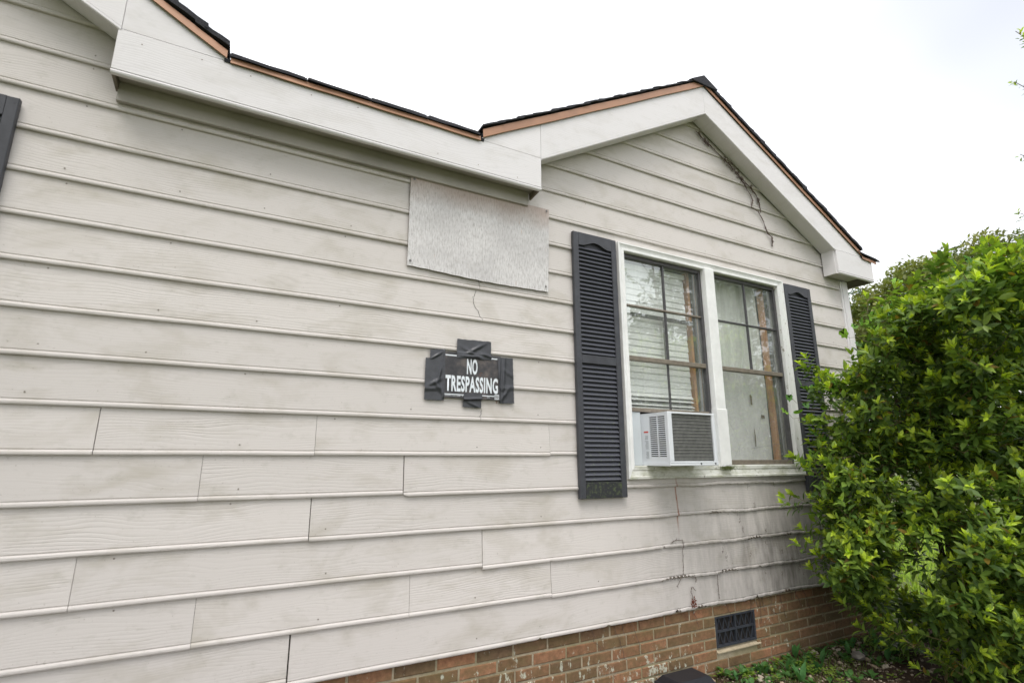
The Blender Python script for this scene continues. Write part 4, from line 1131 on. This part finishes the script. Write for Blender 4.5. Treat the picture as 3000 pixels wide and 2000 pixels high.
# thin roots on the bricks
m = MB(); rr = random.Random(9)
for x0 in [2.0, 2.17, 2.22, 2.29, 2.84, 3.16, 3.42, 3.45, 3.50, 3.55, 3.62, 3.74, 3.86, 3.95, 4.02]:
    x, z, P_ = x0, 0.44, []
    for _ in range(rr.randint(4, 9)):
        P_.append((x, FY - .014 - rr.random() * .004, z)); x += rr.gauss(.006, .012); z -= rr.uniform(.015, .035)
    m.tube(P_, [.0016] * len(P_), 3)
o = m.build('vine_roots', M['deadvine']); tag(o, kind='stuff')

# black bait box by the foundation
def bait():
    m = MB(); w0, d0, h = .150, .115, .125
    def ring(w, d, z): return [(-w, -d, z), (w, -d, z), (w, d, z), (-w, d, z)]
    rings = [ring(.150, .110, 0), ring(.150, .110, .07), ring(.156, .116, .072), ring(.156, .116, .088), ring(.146, .108, .092), ring(.128, .075, .128), ring(.122, .070, .131)]
    for r_ in rings: m.v += r_
    m.f.append((3, 2, 1, 0)); m.m.append(0)
    for i in range(len(rings) - 1):
        for j in range(4):
            q = (j + 1) % 4; m.f.append((i * 4 + j, i * 4 + q, i * 4 + 4 + q, i * 4 + 4 + j)); m.m.append(0)
    k = 4 * (len(rings) - 1); m.f.append((k, k + 1, k + 2, k + 3)); m.m.append(0)
    return m
bb = bait().build('bait_box', M['plasticblk']); bb.location = (2.612, -0.135, -0.012)
mod = bb.modifiers.new('bevel', 'BEVEL'); mod.width = .008; mod.segments = 2
tag(bb, 'black plastic lidded box against the brick foundation, cut by the bottom edge', 'box')

# ================================================================== VEGETATION
rng = np.random.default_rng(5)
# leaf template: along +Y, unit length, fold along the midrib, tip curling down
LT = np.array([[0, 0, 0], [-.19, .30, .055], [0, .30, 0], [.19, .30, .055], [-.185, .62, .04], [0, .62, -.015], [.185, .62, .04], [0, 1.0, -.09]])
LF = np.array([[0, 2, 1, 1], [0, 3, 2, 2], [1, 2, 5, 4], [2, 3, 6, 5], [4, 5, 7, 7], [5, 6, 7, 7]])
LFq = [(0, 2, 1), (0, 3, 2), (1, 2, 5, 4), (2, 3, 6, 5), (4, 5, 7), (5, 6, 7)]
LFt = np.array([[0, 2, 1], [0, 3, 2], [1, 2, 5], [1, 5, 4], [2, 3, 6], [2, 6, 5], [4, 5, 7], [5, 6, 7]])
def frames(d, up):
    """rotation matrices with y=d, z~up"""
    d = d / np.linalg.norm(d, axis=1, keepdims=True)
    x = np.cross(d, up); nn = np.linalg.norm(x, axis=1, keepdims=True); x = np.where(nn < 1e-4, np.array([[1., 0, 0]]), x / np.maximum(nn, 1e-4))
    z = np.cross(x, d)
    return np.stack([x, d, z], 2)
def leaves_mesh(name, pos, Rm, size, tint, mat, T=LT, F=LFt):
    n = len(pos); k = len(T)
    V = (np.einsum('nij,kj->nki', Rm, T) * size[:, None, None] + pos[:, None, :]).reshape(-1, 3)
    FF = (F[None] + (np.arange(n) * k)[:, None, None]).reshape(-1, F.shape[1])
    return np_mesh(name, V, FF, mat, tint=np.repeat(tint, k, 0), smooth=True)

def twig_leaves(tips, dirs, size=1.0, bright=0.5, nmat=(8, 13)):
    """spiral of mature leaves under a rosette of young leaves for every twig"""
    P_, D, U, SZ, TN = [], [], [], [], []
    for tp, d in zip(tips, dirs):
        d = d / np.linalg.norm(d)
        a = np.cross(d, [0, 0, 1.0]); a = a / max(np.linalg.norm(a), 1e-5); b = np.cross(d, a)
        nm = rng.integers(*nmat); ph = rng.uniform(0, 6.28); tone = rng.uniform(.75, 1.25)
        for i in range(nm):
            s = (i + .5) / nm; ang = ph + i * 2.4
            rad = a * np.cos(ang) + b * np.sin(ang)
            p = tp - d * (.012 + .105 * s ** 1.1) * size
            dd = rad * (0.75 + .4 * s) + d * (.75 - .65 * s) + np.array([0, 0, -.10]) + rng.normal(0, .14, 3)
            P_.append(p); D.append(dd); U.append(d + np.array([0, 0, .5])); SZ.append(size * rng.uniform(.036, .072))
            g_ = rng.uniform(.70, 1.35) * tone
            old = np.array([.082, .148, .036]); new_ = np.array([.245, .350, .054])
            TN.append((new_ * (1 - s) ** 1.6 + old * (1 - (1 - s) ** 1.6)) * g_ if rng.random() > .03 else np.array([.22, .15, .03]))
        ny = rng.integers(3, 7) if rng.random() < bright else 0
        yb = rng.uniform(.6, 1.15)
        for i in range(ny):
            ang = ph + 1 + i * 2.4; rad = a * np.cos(ang) + b * np.sin(ang)
            dd = rad * rng.uniform(.45, 1.0) + d + np.array([0, 0, .15]) + rng.normal(0, .15, 3)
            P_.append(tp - d * .006 * i); D.append(dd); U.append(-rad * .6 + d * .5 + np.array([0, 0, .4])); SZ.append(size * rng.uniform(.026, .052))
            TN.append(np.array([.50, .63, .055]) * yb * rng.uniform(.75, 1.15))
    P_, D, U = np.array(P_), np.array(D), np.array(U)
    return P_, frames(D, U), np.array(SZ), np.array(TN)

CAM = np.array(cam.location); 
yaw, pit = R(27.8156), R(12.74)
cf = np.array([math.sin(yaw) * math.cos(pit), math.cos(yaw) * math.cos(pit), math.sin(pit)])
crt = np.array([math.cos(yaw), -math.sin(yaw), 0.0]); cu_ = np.cross(crt, cf)

def ray_pt(sx, sy, depth):
    """world point seen at a photograph position, used to set down plants at a measured depth"""
    d = cf + crt * ((sx - 1500) / 1502.5) + cu_ * (-(sy - 1000) / 1502.5)
    return CAM + d * depth
# ---- the large shrub: overlapping lobes of foliage on a multi-stem base
OUTL = [(2385, 1085), (2440, 1100), (2510, 1060), (2560, 1000), (2535, 940), (2615, 905), (2700, 850), (2790, 812), (2860, 765), (2960, 730), (3080, 700), (3400, 700), (3500, 1100),
        (3450, 2150), (2800, 2120), (2740, 1960), (2660, 1890), (2570, 1830), (2500, 1750), (2450, 1690), (2455, 1640), (2410, 1590), (2430, 1520), (2390, 1450), (2420, 1400), (2395, 1330), (2405, 1260), (2380, 1180)]
def to_photo(p):
    r_ = np.asarray(p) - CAM; dp = r_ @ cf
    return 1500 + 1502.5 * (r_ @ crt) / dp, 1000 - 1502.5 * (r_ @ cu_) / dp, dp
def in_poly(x, y, poly):
    c_ = False; j_ = len(poly) - 1
    for i_ in range(len(poly)):
        xi, yi = poly[i_]; xj, yj = poly[j_]
        if (yi > y) != (yj > y) and x < (xj - xi) * (y - yi) / (yj - yi) + xi: c_ = not c_
        j_ = i_
    return c_
def front_depth(u): return float(np.interp(u, [2300, 2450, 2700, 3000, 3400], [3.95, 3.65, 3.30, 3.0, 2.95]))
# clumps of twigs fill the shrub's body; the outer layer is the densest
tips, dirs, clumps = [], [], []
tries = 0
while len(clumps) < 610 and tries < 60000:
    tries += 1
    p = np.array([rng.uniform(3.3, 6.0), rng.uniform(-1.9, -.1), rng.uniform(.08, 3.15)])
    u, v, dp = to_photo(p)
    if dp < 1 or not in_poly(u, v, OUTL): continue
    f_ = front_depth(u) + .12 * math.sin(p[2] * 4.1 + 1) + .10 * math.sin(u * .017)
    if dp < f_ or dp > f_ + 1.1: continue
    if rng.random() > math.exp(-(dp - f_) * 2.1): continue
    if ((u - 2690) / 95) ** 2 + ((v - 1650) / 140) ** 2 < 1 and rng.random() < .80: continue
    if u > 3150 and rng.random() < .6: continue
    clumps.append(p)
for c_ in clumps:
    ax = np.array([-.35, -.45, .55]) + rng.normal(0, .35, 3); ax /= np.linalg.norm(ax)
    rc = rng.uniform(.09, .16)
    for _ in range(rng.integers(6, 11)):
        d = rng.normal(0, 1, 3); d /= np.linalg.norm(d)
        p = c_ + d * rc * np.array([1.1, 1.1, .75])
        u, v, dp = to_photo(p)
        if p[1] > -.07 or p[2] < .07 or not in_poly(u, v, OUTL): continue
        if ((u - 2690) / 70) ** 2 + ((v - 1650) / 110) ** 2 < 1 and rng.random() < .35: continue
        tips.append(p); dirs.append(ax * .8 + d * .6 + np.array([0, 0, .3]) + rng.normal(0, .2, 3))
# long sprays reaching left out of the bush, in front of the shutter and the siding
def spray(base, tip, n, sp=.05):
    base, tip = np.array(base), np.array(tip)
    for i in range(n):
        t = (i + 1) / n
        p = base + (tip - base) * t + rng.normal(0, sp * (1 if i < n - 1 else .1), 3); p[2] += .05 * math.sin(t * 3.1)
        tips.append(p); dirs.append((tip - base) / np.linalg.norm(tip - base) * .9 + np.array([0, 0, .45]) + rng.normal(0, .15, 3))
SPR = [((2480, 1390), (2308, 1338), 3.75, 8), ((2500, 1420), (2360, 1372), 3.72, 6), ((2470, 1130), (2345, 1062), 3.95, 6), ((2500, 1160), (2400, 1082), 3.9, 5), ((2440, 1485), (2290, 1452), 3.8, 7), ((2480, 1520), (2365, 1500), 3.7, 6), ((2480, 1590), (2345, 1545), 3.75, 6),
       ((2510, 1680), (2332, 1588), 3.7, 8), ((2520, 1700), (2385, 1652), 3.65, 7), ((2540, 1720), (2410, 1690), 3.6, 6), ((2560, 1790), (2450, 1745), 3.55, 6), ((2640, 1850), (2510, 1835), 3.5, 7), ((2720, 1900), (2585, 1885), 3.4, 6), ((2800, 1960), (2680, 1950), 3.3, 5),
       ((2450, 1250), (2352, 1232), 3.9, 5), ((2480, 1300), (2372, 1290), 3.85, 5), ((2700, 870), (2762, 752), 3.5, 5), ((2890, 820), (2912, 704), 3.2, 6), ((2960, 820), (2985, 712), 3.1, 6), ((2560, 980), (2592, 872), 3.8, 5), ((2850, 820), (2872, 728), 3.3, 5), ((2660, 900), (2688, 806), 3.6, 5), ((2510, 1090), (2535, 1012), 3.9, 4), ((2760, 850), (2812, 762), 3.4, 5), ((2610, 940), (2640, 850), 3.7, 4)]
for a2, b2, dp, n_ in SPR: spray(ray_pt(*a2, dp - .15), ray_pt(*b2, dp), n_, .04)
tips, dirs = np.array(tips), np.array(dirs)
LP, LR, LS, LTN = twig_leaves(tips, dirs, 1.25, 0.80, (8, 12))
shrub = empty('shrub', 'large leafy green shrub with bright yellow green shoots before the right corner', 'shrub', loc=(4.7, -0.95, 0))
SO = np.array([4.7, -0.95, 0.0])
rel = LP - CAM; dep = rel @ cf; px = (rel @ crt) / dep; py = (rel @ cu_) / dep
infr = (dep > .5) & (np.abs(px) < .99) & (np.abs(py) < .655)
# the leaves that show largest: first surface met over a fine angular grid, then by size over distance
gx_ = np.floor(px * 90).astype(int); gy_ = np.floor(py * 90).astype(int)
front = {}
for i in np.where(infr)[0]:
    k = (gx_[i], gy_[i])
    if k not in front or dep[i] < dep[front[k]]: front[k] = i
fi = np.array(sorted(front.values())); score = LS[fi] / dep[fi]
sel = fi[np.argsort(-score)[:300]]
mask = np.ones(len(LP), bool); mask[sel] = False
fol = link('foliage', leaves_mesh('foliage', LP[mask] - SO, LR[mask], LS[mask], LTN[mask], M['leaf']), shrub); tag(fol, kind='stuff')
tones = [np.array([.064, .118, .028]), np.array([.088, .158, .037]), np.array([.125, .212, .043]), np.array([.180, .285, .048]), np.array([.29, .40, .050]), np.array([.40, .53, .052]), np.array([.52, .65, .058]), np.array([.16, .15, .03])]
lmesh = []
for t_ in tones:
    lmesh.append(np_mesh('leaf', LT, LFt, M['leaf'], tint=np.repeat(t_[None], 8, 0), smooth=True))
for i in sel:
    k = int(np.argmin([np.sum((LTN[i] - t_) ** 2) for t_ in tones]))
    o = link('leaf', lmesh[k], shrub)
    o.matrix_local = Matrix.Translation(Vector(LP[i] - SO)) @ Matrix(LR[i].tolist()).to_4x4() @ Matrix.Scale(float(LS[i]), 4)
# stems: trunks fan out from the base, branchlets run to twig tips
st = MB()
trunks = []
for k in range(9):
    a = rnd.uniform(0, 6.28); top = Vector((4.62 + rnd.uniform(-.45, .55), -0.9 + rnd.uniform(-.3, .3), rnd.uniform(1.2, 2.1)))
    b0 = Vector((4.70 + rnd.uniform(-.14, .14), -0.95 + rnd.uniform(-.12, .12), -0.02))
    pts = [b0.lerp(top, t) + Vector((rnd.gauss(0, .03), rnd.gauss(0, .03), 0)) * (1 if 0 < t < 1 else 0) for t in (0, .25, .5, .75, 1)]
    st.tube([p - Vector(SO) for p in pts], [.024, .020, .016, .012, .008], 6); trunks.append(pts)
nodes = [p for t_ in trunks for p in t_[1:]]
st.build('stem', M['bark'], shrub, smooth=True)
tw = MB()
for tp, dd in zip(tips, dirs):
    tpv = Vector(tp); d = Vector(dd).normalized()
    if rnd.random() < .30:
        nd = min((n_ for n_ in nodes), key=lambda q: (q - tpv).length)
        far = tpv - d * .16; mid = far.lerp(nd, min(1, .10 / max(.01, (nd - far).length)))
        if (nd - far).length > .7 and rnd.random() < .5: continue
        tw.tube([mid - Vector(SO), far - Vector(SO), tpv - Vector(SO)], [.0032, .0025, .0012], 3)
twm = tw.build('twigs', M['stem'], shrub); tag(twm, kind='stuff')

# ---- broad-leaved vine growing through the shrub
VT = [(0, 0, 0)]
VL = np.array([[0, 0, 0], [-.30, -.10, .02], [-.48, .18, .0], [-.36, .36, .05], [-.42, .62, -.02], [-.16, .72, .05], [0, 1.0, -.05], [.16, .72, .05], [.42, .62, -.02], [.36, .36, .05], [.48, .18, 0], [.30, -.10, .02], [0, .45, -.05]])
VF = np.array([[12, (i % 11) + 1 if i else 1, i] for i in range(1, 1)] + [[12, i + 1, i] for i in range(1, 11)] + [[0, 1, 12]] + [[0, 12, 11]])
gvine = empty('climbing_vine', 'broad leaved bright green vine growing through the shrub beside the house corner', 'vine', loc=(4.0, -0.4, 0.0))
vt = [np.array([.16, .34, .045]), np.array([.22, .40, .05]), np.array([.10, .24, .05])]
vm_ = [np_mesh('leaf', VL, VF, M['vineleaf'], tint=np.repeat(t_[None], 13, 0), smooth=True) for t_ in vt]
vp = []
for (sx, sy, dp, n_, sp) in ((2350, 1110, 4.0, 3, 30), (2362, 1185, 4.0, 5, 25), (2365, 1230, 3.95, 5, 30), (2400, 1280, 3.95, 4, 30), (2420, 1120, 3.9, 3, 25), (2545, 920, 4.0, 9, 35), (2600, 905, 3.9, 6, 30), (2530, 1030, 4.0, 3, 20), (2640, 860, 3.6, 3, 25), (2800, 775, 3.4, 4, 35), (2860, 760, 3.3, 3, 25), (2620, 930, 3.8, 4, 25)):
    for _ in range(n_):
        vp.append(ray_pt(sx + rng.normal(0, sp), sy + rng.normal(0, sp * .7), dp + rng.normal(0, .08)))
vs_ = MB()
for p in vp:
    p = np.array([p[0], min(p[1], -.06), p[2]])
    nrm = np.array([-.55, -.75, .45]) + rng.normal(0, .35, 3); d = np.array([rng.normal(0, .8), rng.normal(0, .3), -.5 + rng.normal(0, .5)])
    Rm = frames(d[None], nrm[None])[0]
    o = link('leaf', vm_[rng.integers(3)], gvine)
    o.matrix_local = Matrix.Translation(Vector(p - np.array([4.0, -.4, 0]))) @ Matrix(Rm.tolist()).to_4x4() @ Matrix.Scale(float(rng.uniform(.055, .095)), 4)
    q = Vector(p - np.array([4.0, -.4, 0])); vs_.tube([q, q + Vector((.05, -.02, -.06)), q + Vector((.12, -.05, -.05))], .0014, 3)
vo = vs_.build('tendrils', M['stem'], gvine); tag(vo, kind='stuff')

# ---- trees
def crown(tree, centre, rad, nclump, nleaf, lsize, cols, clump=.32, seed=1, droop=0, mat='treeleaf'):
    r0 = np.random.default_rng(seed); pos, D, tn = [], [], []
    centre = np.array(centre); rad = np.array(rad)
    for _ in range(nclump):
        d = r0.normal(0, 1, 3); d /= np.linalg.norm(d)
        c_ = centre + d * rad * (r0.uniform(.45, 1.0) ** .6)
        rc = clump * r0.uniform(.6, 1.35); col = cols[r0.integers(len(cols))] * r0.uniform(.75, 1.25)
        k = max(4, int(nleaf * r0.uniform(.6, 1.3)))
        pp = r0.normal(0, 1, (k, 3)); pp /= np.linalg.norm(pp, axis=1, keepdims=True); pp *= (r0.random((k, 1)) ** .45) * rc
        pp[:, 2] *= .6
        pos.append(c_ + pp); D.append(r0.normal(0, 1, (k, 3)) + np.array([0, 0, -.3 - droop])); tn.append(np.repeat(col[None], k, 0) * r0.uniform(.75, 1.25, (k, 1)))
    pos, D, tn = np.concatenate(pos), np.concatenate(D), np.concatenate(tn)
    U = r0.normal(0, .7, pos.shape) + np.array([0, 0, 1.0])
    loc = np.array(tree.location)
    me = leaves_mesh('crown', pos - loc, frames(D, U), r0.uniform(.7, 1.3, len(pos)) * lsize, tn, M[mat])
    o = link('crown', me, tree); tag(o, kind='stuff'); return o
def trunk(tree, h, r0_, lean=(0, 0), limbs=8, spread=2.0, zlo=.4, seed=1):
    rr = random.Random(seed); m = MB()
    pts = [Vector((lean[0] * t + rr.gauss(0, .05) * (t > 0), lean[1] * t + rr.gauss(0, .05) * (t > 0), h * t)) for t in np.linspace(0, 1, 7)]
    m.tube(pts, [r0_ * (1 - .85 * t) for t in np.linspace(0, 1, 7)], 8)
    for i in range(limbs):
        t = zlo + (1 - zlo) * (i + .3) / limbs; b = Vector((lean[0] * t, lean[1] * t, h * t)); a = i * 2.4 + rr.random()
        e = b + Vector((math.cos(a) * spread * (1.1 - t * .6), math.sin(a) * spread * (1.1 - t * .6), spread * .45))
        md = b.lerp(e, .5) + Vector((rr.gauss(0, .1), rr.gauss(0, .1), .1))
        m.tube([b, md, e], [r0_ * .35 * (1.2 - t), r0_ * .22 * (1.2 - t), r0_ * .07], 5)
    return m.build('trunk', M['bark'], tree, smooth=True)
def tree(label, loc, h, crown_c, crown_r, ncl, nlf, ls, cols, clump, seed, name='tree', droop=0):
    t = empty(name, label, 'tree', loc=loc)
    trunk(t, h, h * .022, limbs=9, spread=max(crown_r[0], crown_r[1]) * .8, seed=seed)
    crown(t, np.array(loc) + np.array(crown_c), crown_r, ncl, nlf, ls, cols, clump, seed, droop)
    return t
OLIVE = [np.array([.165, .190, .055]), np.array([.130, .165, .048]), np.array([.205, .215, .062])]
PINE = [np.array([.090, .150, .100]), np.array([.115, .175, .115]), np.array([.070, .125, .080])]
MID = [np.array([.055, .095, .028]), np.array([.075, .120, .032]), np.array([.042, .075, .022])]
p = ray_pt(2700, 930, 21.0)
tree('yellowish green broadleaf tree rising behind the shrub', (p[0], p[1], -.03), p[2] + 1.5, (0, 0, p[2] - .4), (2.9, 2.9, 2.6), 330, 60, .21, OLIVE, .60, 21)
p = ray_pt(2880, 850, 24.0)
tree('taller olive green tree behind the top of the shrub', (p[0], p[1], -.03), p[2] + 1.5, (0, 0, p[2] - .6), (3.0, 3.0, 3.2), 300, 60, .22, OLIVE, .64, 22)
p = ray_pt(2545, 990, 26.0)
tree('dark blue green pine between the corner board and the shrub', (p[0], p[1], -.03), p[2] + 2, (0, 0, p[2] - .1), (2.6, 2.6, 2.7), 260, 60, .17, PINE, .60, 23, 'pine_tree')
p = ray_pt(2620, 1180, 24.0)
tree('low green tree seen in gaps under the broadleaf tree', (p[0], p[1], -.03), 4.0, (0, 0, 2.9), (3.0, 2.4, 2.4), 130, 55, .18, MID, .66, 24)
p = ray_pt(2850, 1200, 26.0)
tree('low green tree hidden behind the shrub on the right', (p[0], p[1], -.03), 4.5, (0, 0, 3.2), (4.5, 2.6, 2.8), 150, 55, .19, MID, .7, 25)
# trees across the yard, seen mirrored in the window panes
RT = [((9.0, -8.3), 5.0, (1.5, 1.5, 1.8), 31), ((11.6, -7.6), 7.2, (1.7, 1.7, 2.6), 32), ((17.0, -8.5), 8.2, (3.2, 3.0, 3.2), 33), ((9.8, -11.5), 6.0, (2.2, 2.2, 1.9), 34), ((21.0, -7.0), 9.0, (3.4, 3.4, 3.6), 35)]
RL = ['slim yard tree mirrored at the left edge of the window', 'yard tree mirrored in the middle of the left window', 'broad yard tree mirrored in the right window', 'far small yard tree mirrored low in the left window', 'tall far yard tree mirrored in the right window']
for (xy, h, r_, sd_), lb in zip(RT, RL):
    tree(lb, (xy[0], xy[1], -.03), h, (0, 0, h - r_[2] * .85), r_, 170, 42, .20, MID, .55, sd_)
tree('large unseen tree added beyond the left edge to dim the left wall', (-4.8, -4.6, -.03), 7.0, (0, 0, 5.2), (2.7, 2.5, 2.2), 260, 60, .19, MID, .62, 36)  # out-of-view tree, added to cut the skylight on the left wall
# slender tree just outside the right edge, a few sprigs reach into the picture
tsp = [ray_pt(2975, 92, 3.2), ray_pt(2972, 240, 3.15), ray_pt(2988, 452, 3.1), ray_pt(2980, 622, 3.1), ray_pt(2966, 682, 3.1)]
et = empty('slender_tree', 'slender small tree past the right edge, only leafy tips show against sky', 'tree', loc=(4.75, -2.05, 0))
eo = np.array([4.75, -2.05, 0]); m = MB()
m.tube([(0, 0, -.02), (.02, .03, 1.5), (-.05, .05, 3.0), (-.1, .05, 4.4)], [.03, .024, .016, .005], 6)
tt, td = [], []
for p in tsp:
    b = Vector((-.05, .05, max(1, p[2] - .35))); e = Vector(p - eo); m.tube([b, b.lerp(e, .5) + Vector((0, 0, .05)), e], [.006, .004, .0015], 4)
    dvec = np.array(e - b); dvec /= np.linalg.norm(dvec)
    for k in range(5): tt.append(np.array(p) - dvec * .055 * k + rng.normal(0, .008, 3)); td.append(dvec + rng.normal(0, .3, 3))
m.build('trunk', M['bark'], et, smooth=True)
a_, b_, c_, d_ = twig_leaves(np.array(tt), np.array(td), .62, .35, (5, 8))
co_ = link('crown', leaves_mesh('crown', a_ - eo, b_, c_, d_, M['leaf']), et); tag(co_, kind='stuff')

# ---- lawn blades beyond the corner
def blades(name, xr, yr, n, h, cols, z=-.03, seed=3, wd=.006):
    r0 = np.random.default_rng(seed); P_ = np.stack([r0.uniform(*xr, n), r0.uniform(*yr, n), np.full(n, z)], 1)
    a = r0.uniform(0, 6.28, n); ln = np.stack([np.cos(a), np.sin(a)], 1) * r0.uniform(.1, .6, (n, 1))
    hh = h * r0.uniform(.5, 1.3, n); s = np.stack([-np.sin(a), np.cos(a), np.zeros(n)], 1) * wd * (1 + r0.random((n, 1)))
    tip = P_ + np.concatenate([ln * hh[:, None], hh[:, None]], 1); md = P_ + np.concatenate([ln * hh[:, None] * .3, hh[:, None] * .6], 1)
    V = np.stack([P_ - s, P_ + s, md + s * .7, md - s * .7, tip], 1).reshape(-1, 3)
    i = (np.arange(n) * 5)[:, None, None]; F = (np.array([[0, 1, 2], [0, 2, 3], [3, 2, 4]])[None] + i).reshape(-1, 3)
    tn = np.array(cols)[r0.integers(len(cols), size=n)] * r0.uniform(.75, 1.25, (n, 1))
    o = link(name, np_mesh(name, V, F, M['grass'], tint=np.repeat(tn, 5, 0))); tag(o, kind='stuff'); return o
GR = [(.28, .40, .06), (.22, .34, .05), (.36, .46, .08)]
blades('lawn_grass', (5.6, 14), (-2.0, 6.0), 42000, .075, GR, seed=4, wd=.006)

# ---- gravel, stones, weeds in the bed
def pebble(k):
    rr = random.Random(k); bm = bmesh.new(); bmesh.ops.create_icosphere(bm, subdivisions=1, radius=1)
    sx, sy, sz = rr.uniform(.7, 1.2), rr.uniform(.6, 1), rr.uniform(.35, .65)
    for v in bm.verts: v.co = Vector((v.co.x * sx, v.co.y * sy, v.co.z * sz)) * rr.uniform(.75, 1.15)
    me = bpy.data.meshes.new('stone'); bm.to_mesh(me); bm.free(); me.materials.append(M['stone']); return me
PB_ = [pebble(k) for k in range(8)]
def bedz(x, y): return float(bed_h(np.array(x), np.array(y)))
gm = MB(); rr = random.Random(12)
for _ in range(1900):
    x = rr.uniform(2.6, 5.2); y = -abs(rr.gauss(0, .42)) - .02
    if y < -1.2 or (x < 2.78 and -.27 < y): continue
    if x > 4.3 and rr.random() < .6: continue
    me = PB_[rr.randrange(8)]; s_ = rr.uniform(.004, .013); a = rr.uniform(0, 6.28); ca, sa = math.cos(a), math.sin(a); z = bedz(x, y) + s_ * .2
    b = len(gm.v)
    gm.v += [(x + (v.co.x * ca - v.co.y * sa) * s_, y + (v.co.x * sa + v.co.y * ca) * s_, z + v.co.z * s_) for v in me.vertices]
    for f in me.polygons: gm.f.append(tuple(b + i for i in f.vertices)); gm.m.append(0)
def gravel_mat():
    m = NT('gravel_mix'); p = m.pos()
    n = m.noise(p, 60.0, 1); c = m.ramp(n, [(0.35, (.10, .075, .055)), (.5, (.26, .20, .14)), (.62, (.44, .38, .30))])
    m.prin(c, .9); return m.mat
o = gm.build('gravel', gravel_mat()); tag(o, kind='stuff')
for _ in range(75):
    x = rr.uniform(2.75, 4.9); y = -abs(rr.gauss(0, .30)) - .03
    if y < -1.0 or (x < 2.80 and y > -.30): continue
    s_ = rr.uniform(.013, .030)
    o = link('stone', PB_[rr.randrange(8)], None, (x, y, bedz(x, y) + s_ * .18), (rr.uniform(-.4, .4), rr.uniform(-.4, .4), rr.uniform(0, 6.28)), (s_, s_, s_))
    tag(o, 'small pale loose stone lying on the soil before the brick foundation', 'stone', 'loose stones on the soil bed')
o = link('rock', PB_[3], None, (4.18, -0.285, .02), (.1, .15, .5), (.115, .062, .075)); tag(o, 'largest grey rock lying on the soil beside the shrub', 'rock')
o.data = PB_[3].copy(); o.data.materials.clear(); o.data.materials.append(simple('grey_rock', (.27, .245, .215), .9, .3, 25, bump=.5))
# dry twigs and litter on the soil
lt = MB()
for _ in range(420):
    x = rr.uniform(2.8, 5.2); y = -abs(rr.gauss(0, .5)) - .03; a = rr.uniform(0, 6.28); l = rr.uniform(.015, .07); z = bedz(x, y) + .004
    lt.tube([(x, y, z), (x + math.cos(a) * l, y + math.sin(a) * l, z + rr.uniform(0, .012))], [.0014, .0008], 3)
o = lt.build('leaf_litter', simple('dry_litter', (.11, .070, .045), .9, .4, 30)); tag(o, kind='stuff')
# weeds: small rosettes and upright leaves
def weed(kind, seed):
    r0 = np.random.default_rng(seed); P_, D, U, SZ, TN = [], [], [], [], []
    if kind == 0:      # rosette of oval leaves on short stalks
        n = r0.integers(6, 11)
        for i in range(n):
            a = i * 2.4 + r0.normal(0, .3); e = r0.uniform(.3, 1.2)
            D.append([math.cos(a), math.sin(a), e]); P_.append([math.cos(a) * .012, math.sin(a) * .012, r0.uniform(.0, .03)]); U.append([-math.cos(a) * .5, -math.sin(a) * .5, 1]); SZ.append(r0.uniform(.035, .062)); TN.append(np.array([.085, .19, .05]) * r0.uniform(.7, 1.2))
    elif kind == 1:    # upright dock-like leaves
        for i in range(r0.integers(3, 6)):
            a = r0.uniform(0, 6.28); D.append([math.cos(a) * .35, math.sin(a) * .35, 1]); P_.append([math.cos(a) * .01, math.sin(a) * .01, 0]); U.append([-math.cos(a), -math.sin(a), .3]); SZ.append(r0.uniform(.07, .115)); TN.append(np.array([.075, .19, .06]) * r0.uniform(.8, 1.15))
    else:              # yellowish three-part leaves
        for i in range(r0.integers(8, 14)):
            a = r0.uniform(0, 6.28); r_ = r0.uniform(0, .05); D.append([math.cos(a), math.sin(a), r0.uniform(-.1, .5)]); P_.append([math.cos(a * 2) * r_, math.sin(a * 2) * r_, r0.uniform(.02, .055)]); U.append([0, 0, 1]); SZ.append(r0.uniform(.018, .034)); TN.append(np.array([.20, .30, .04]) * r0.uniform(.7, 1.2))
    T = LT * np.array([1.35, 1, 1]) if kind != 1 else LT * np.array([.8, 1, 1])
    return leaves_mesh('weed', np.array(P_, float), frames(np.array(D, float), np.array(U, float)), np.array(SZ), np.array(TN), M['vineleaf'], T)
WM = [[weed(k, 50 + k * 10 + j) for j in range(3)] for k in range(3)]
WL = ['low green weed rosette in the gravel before the brick foundation', 'upright narrow leaved weed in the gravel before the brick foundation', 'tiny yellow green weed in the gravel before the brick foundation']
WG = ['weed rosettes in the bed', 'upright weeds in the bed', 'yellowish weeds in the bed']
for k, cnt in ((0, 85), (1, 16), (2, 48)):
    for _ in range(cnt):
        x = rr.uniform(2.95, 4.75); y = -abs(rr.gauss(0, .26)) - .035
        if y < -.8: y = -.4
        s_ = rr.uniform(.65, 1.2)
        o = link('weed', WM[k][rr.randrange(3)], None, (x, y, bedz(x, y) - .003), (0, 0, rr.uniform(0, 6.28)), (s_, s_, s_)); tag(o, WL[k], 'weed', WG[k])
# fringe of moss and fine grass at the foot of the bricks
blades('grass_fringe', (2.75, 4.8), (-.45, -.02), 2600, .022, [(.12, .19, .04), (.17, .22, .05)], z=-.004, seed=8, wd=.0012)
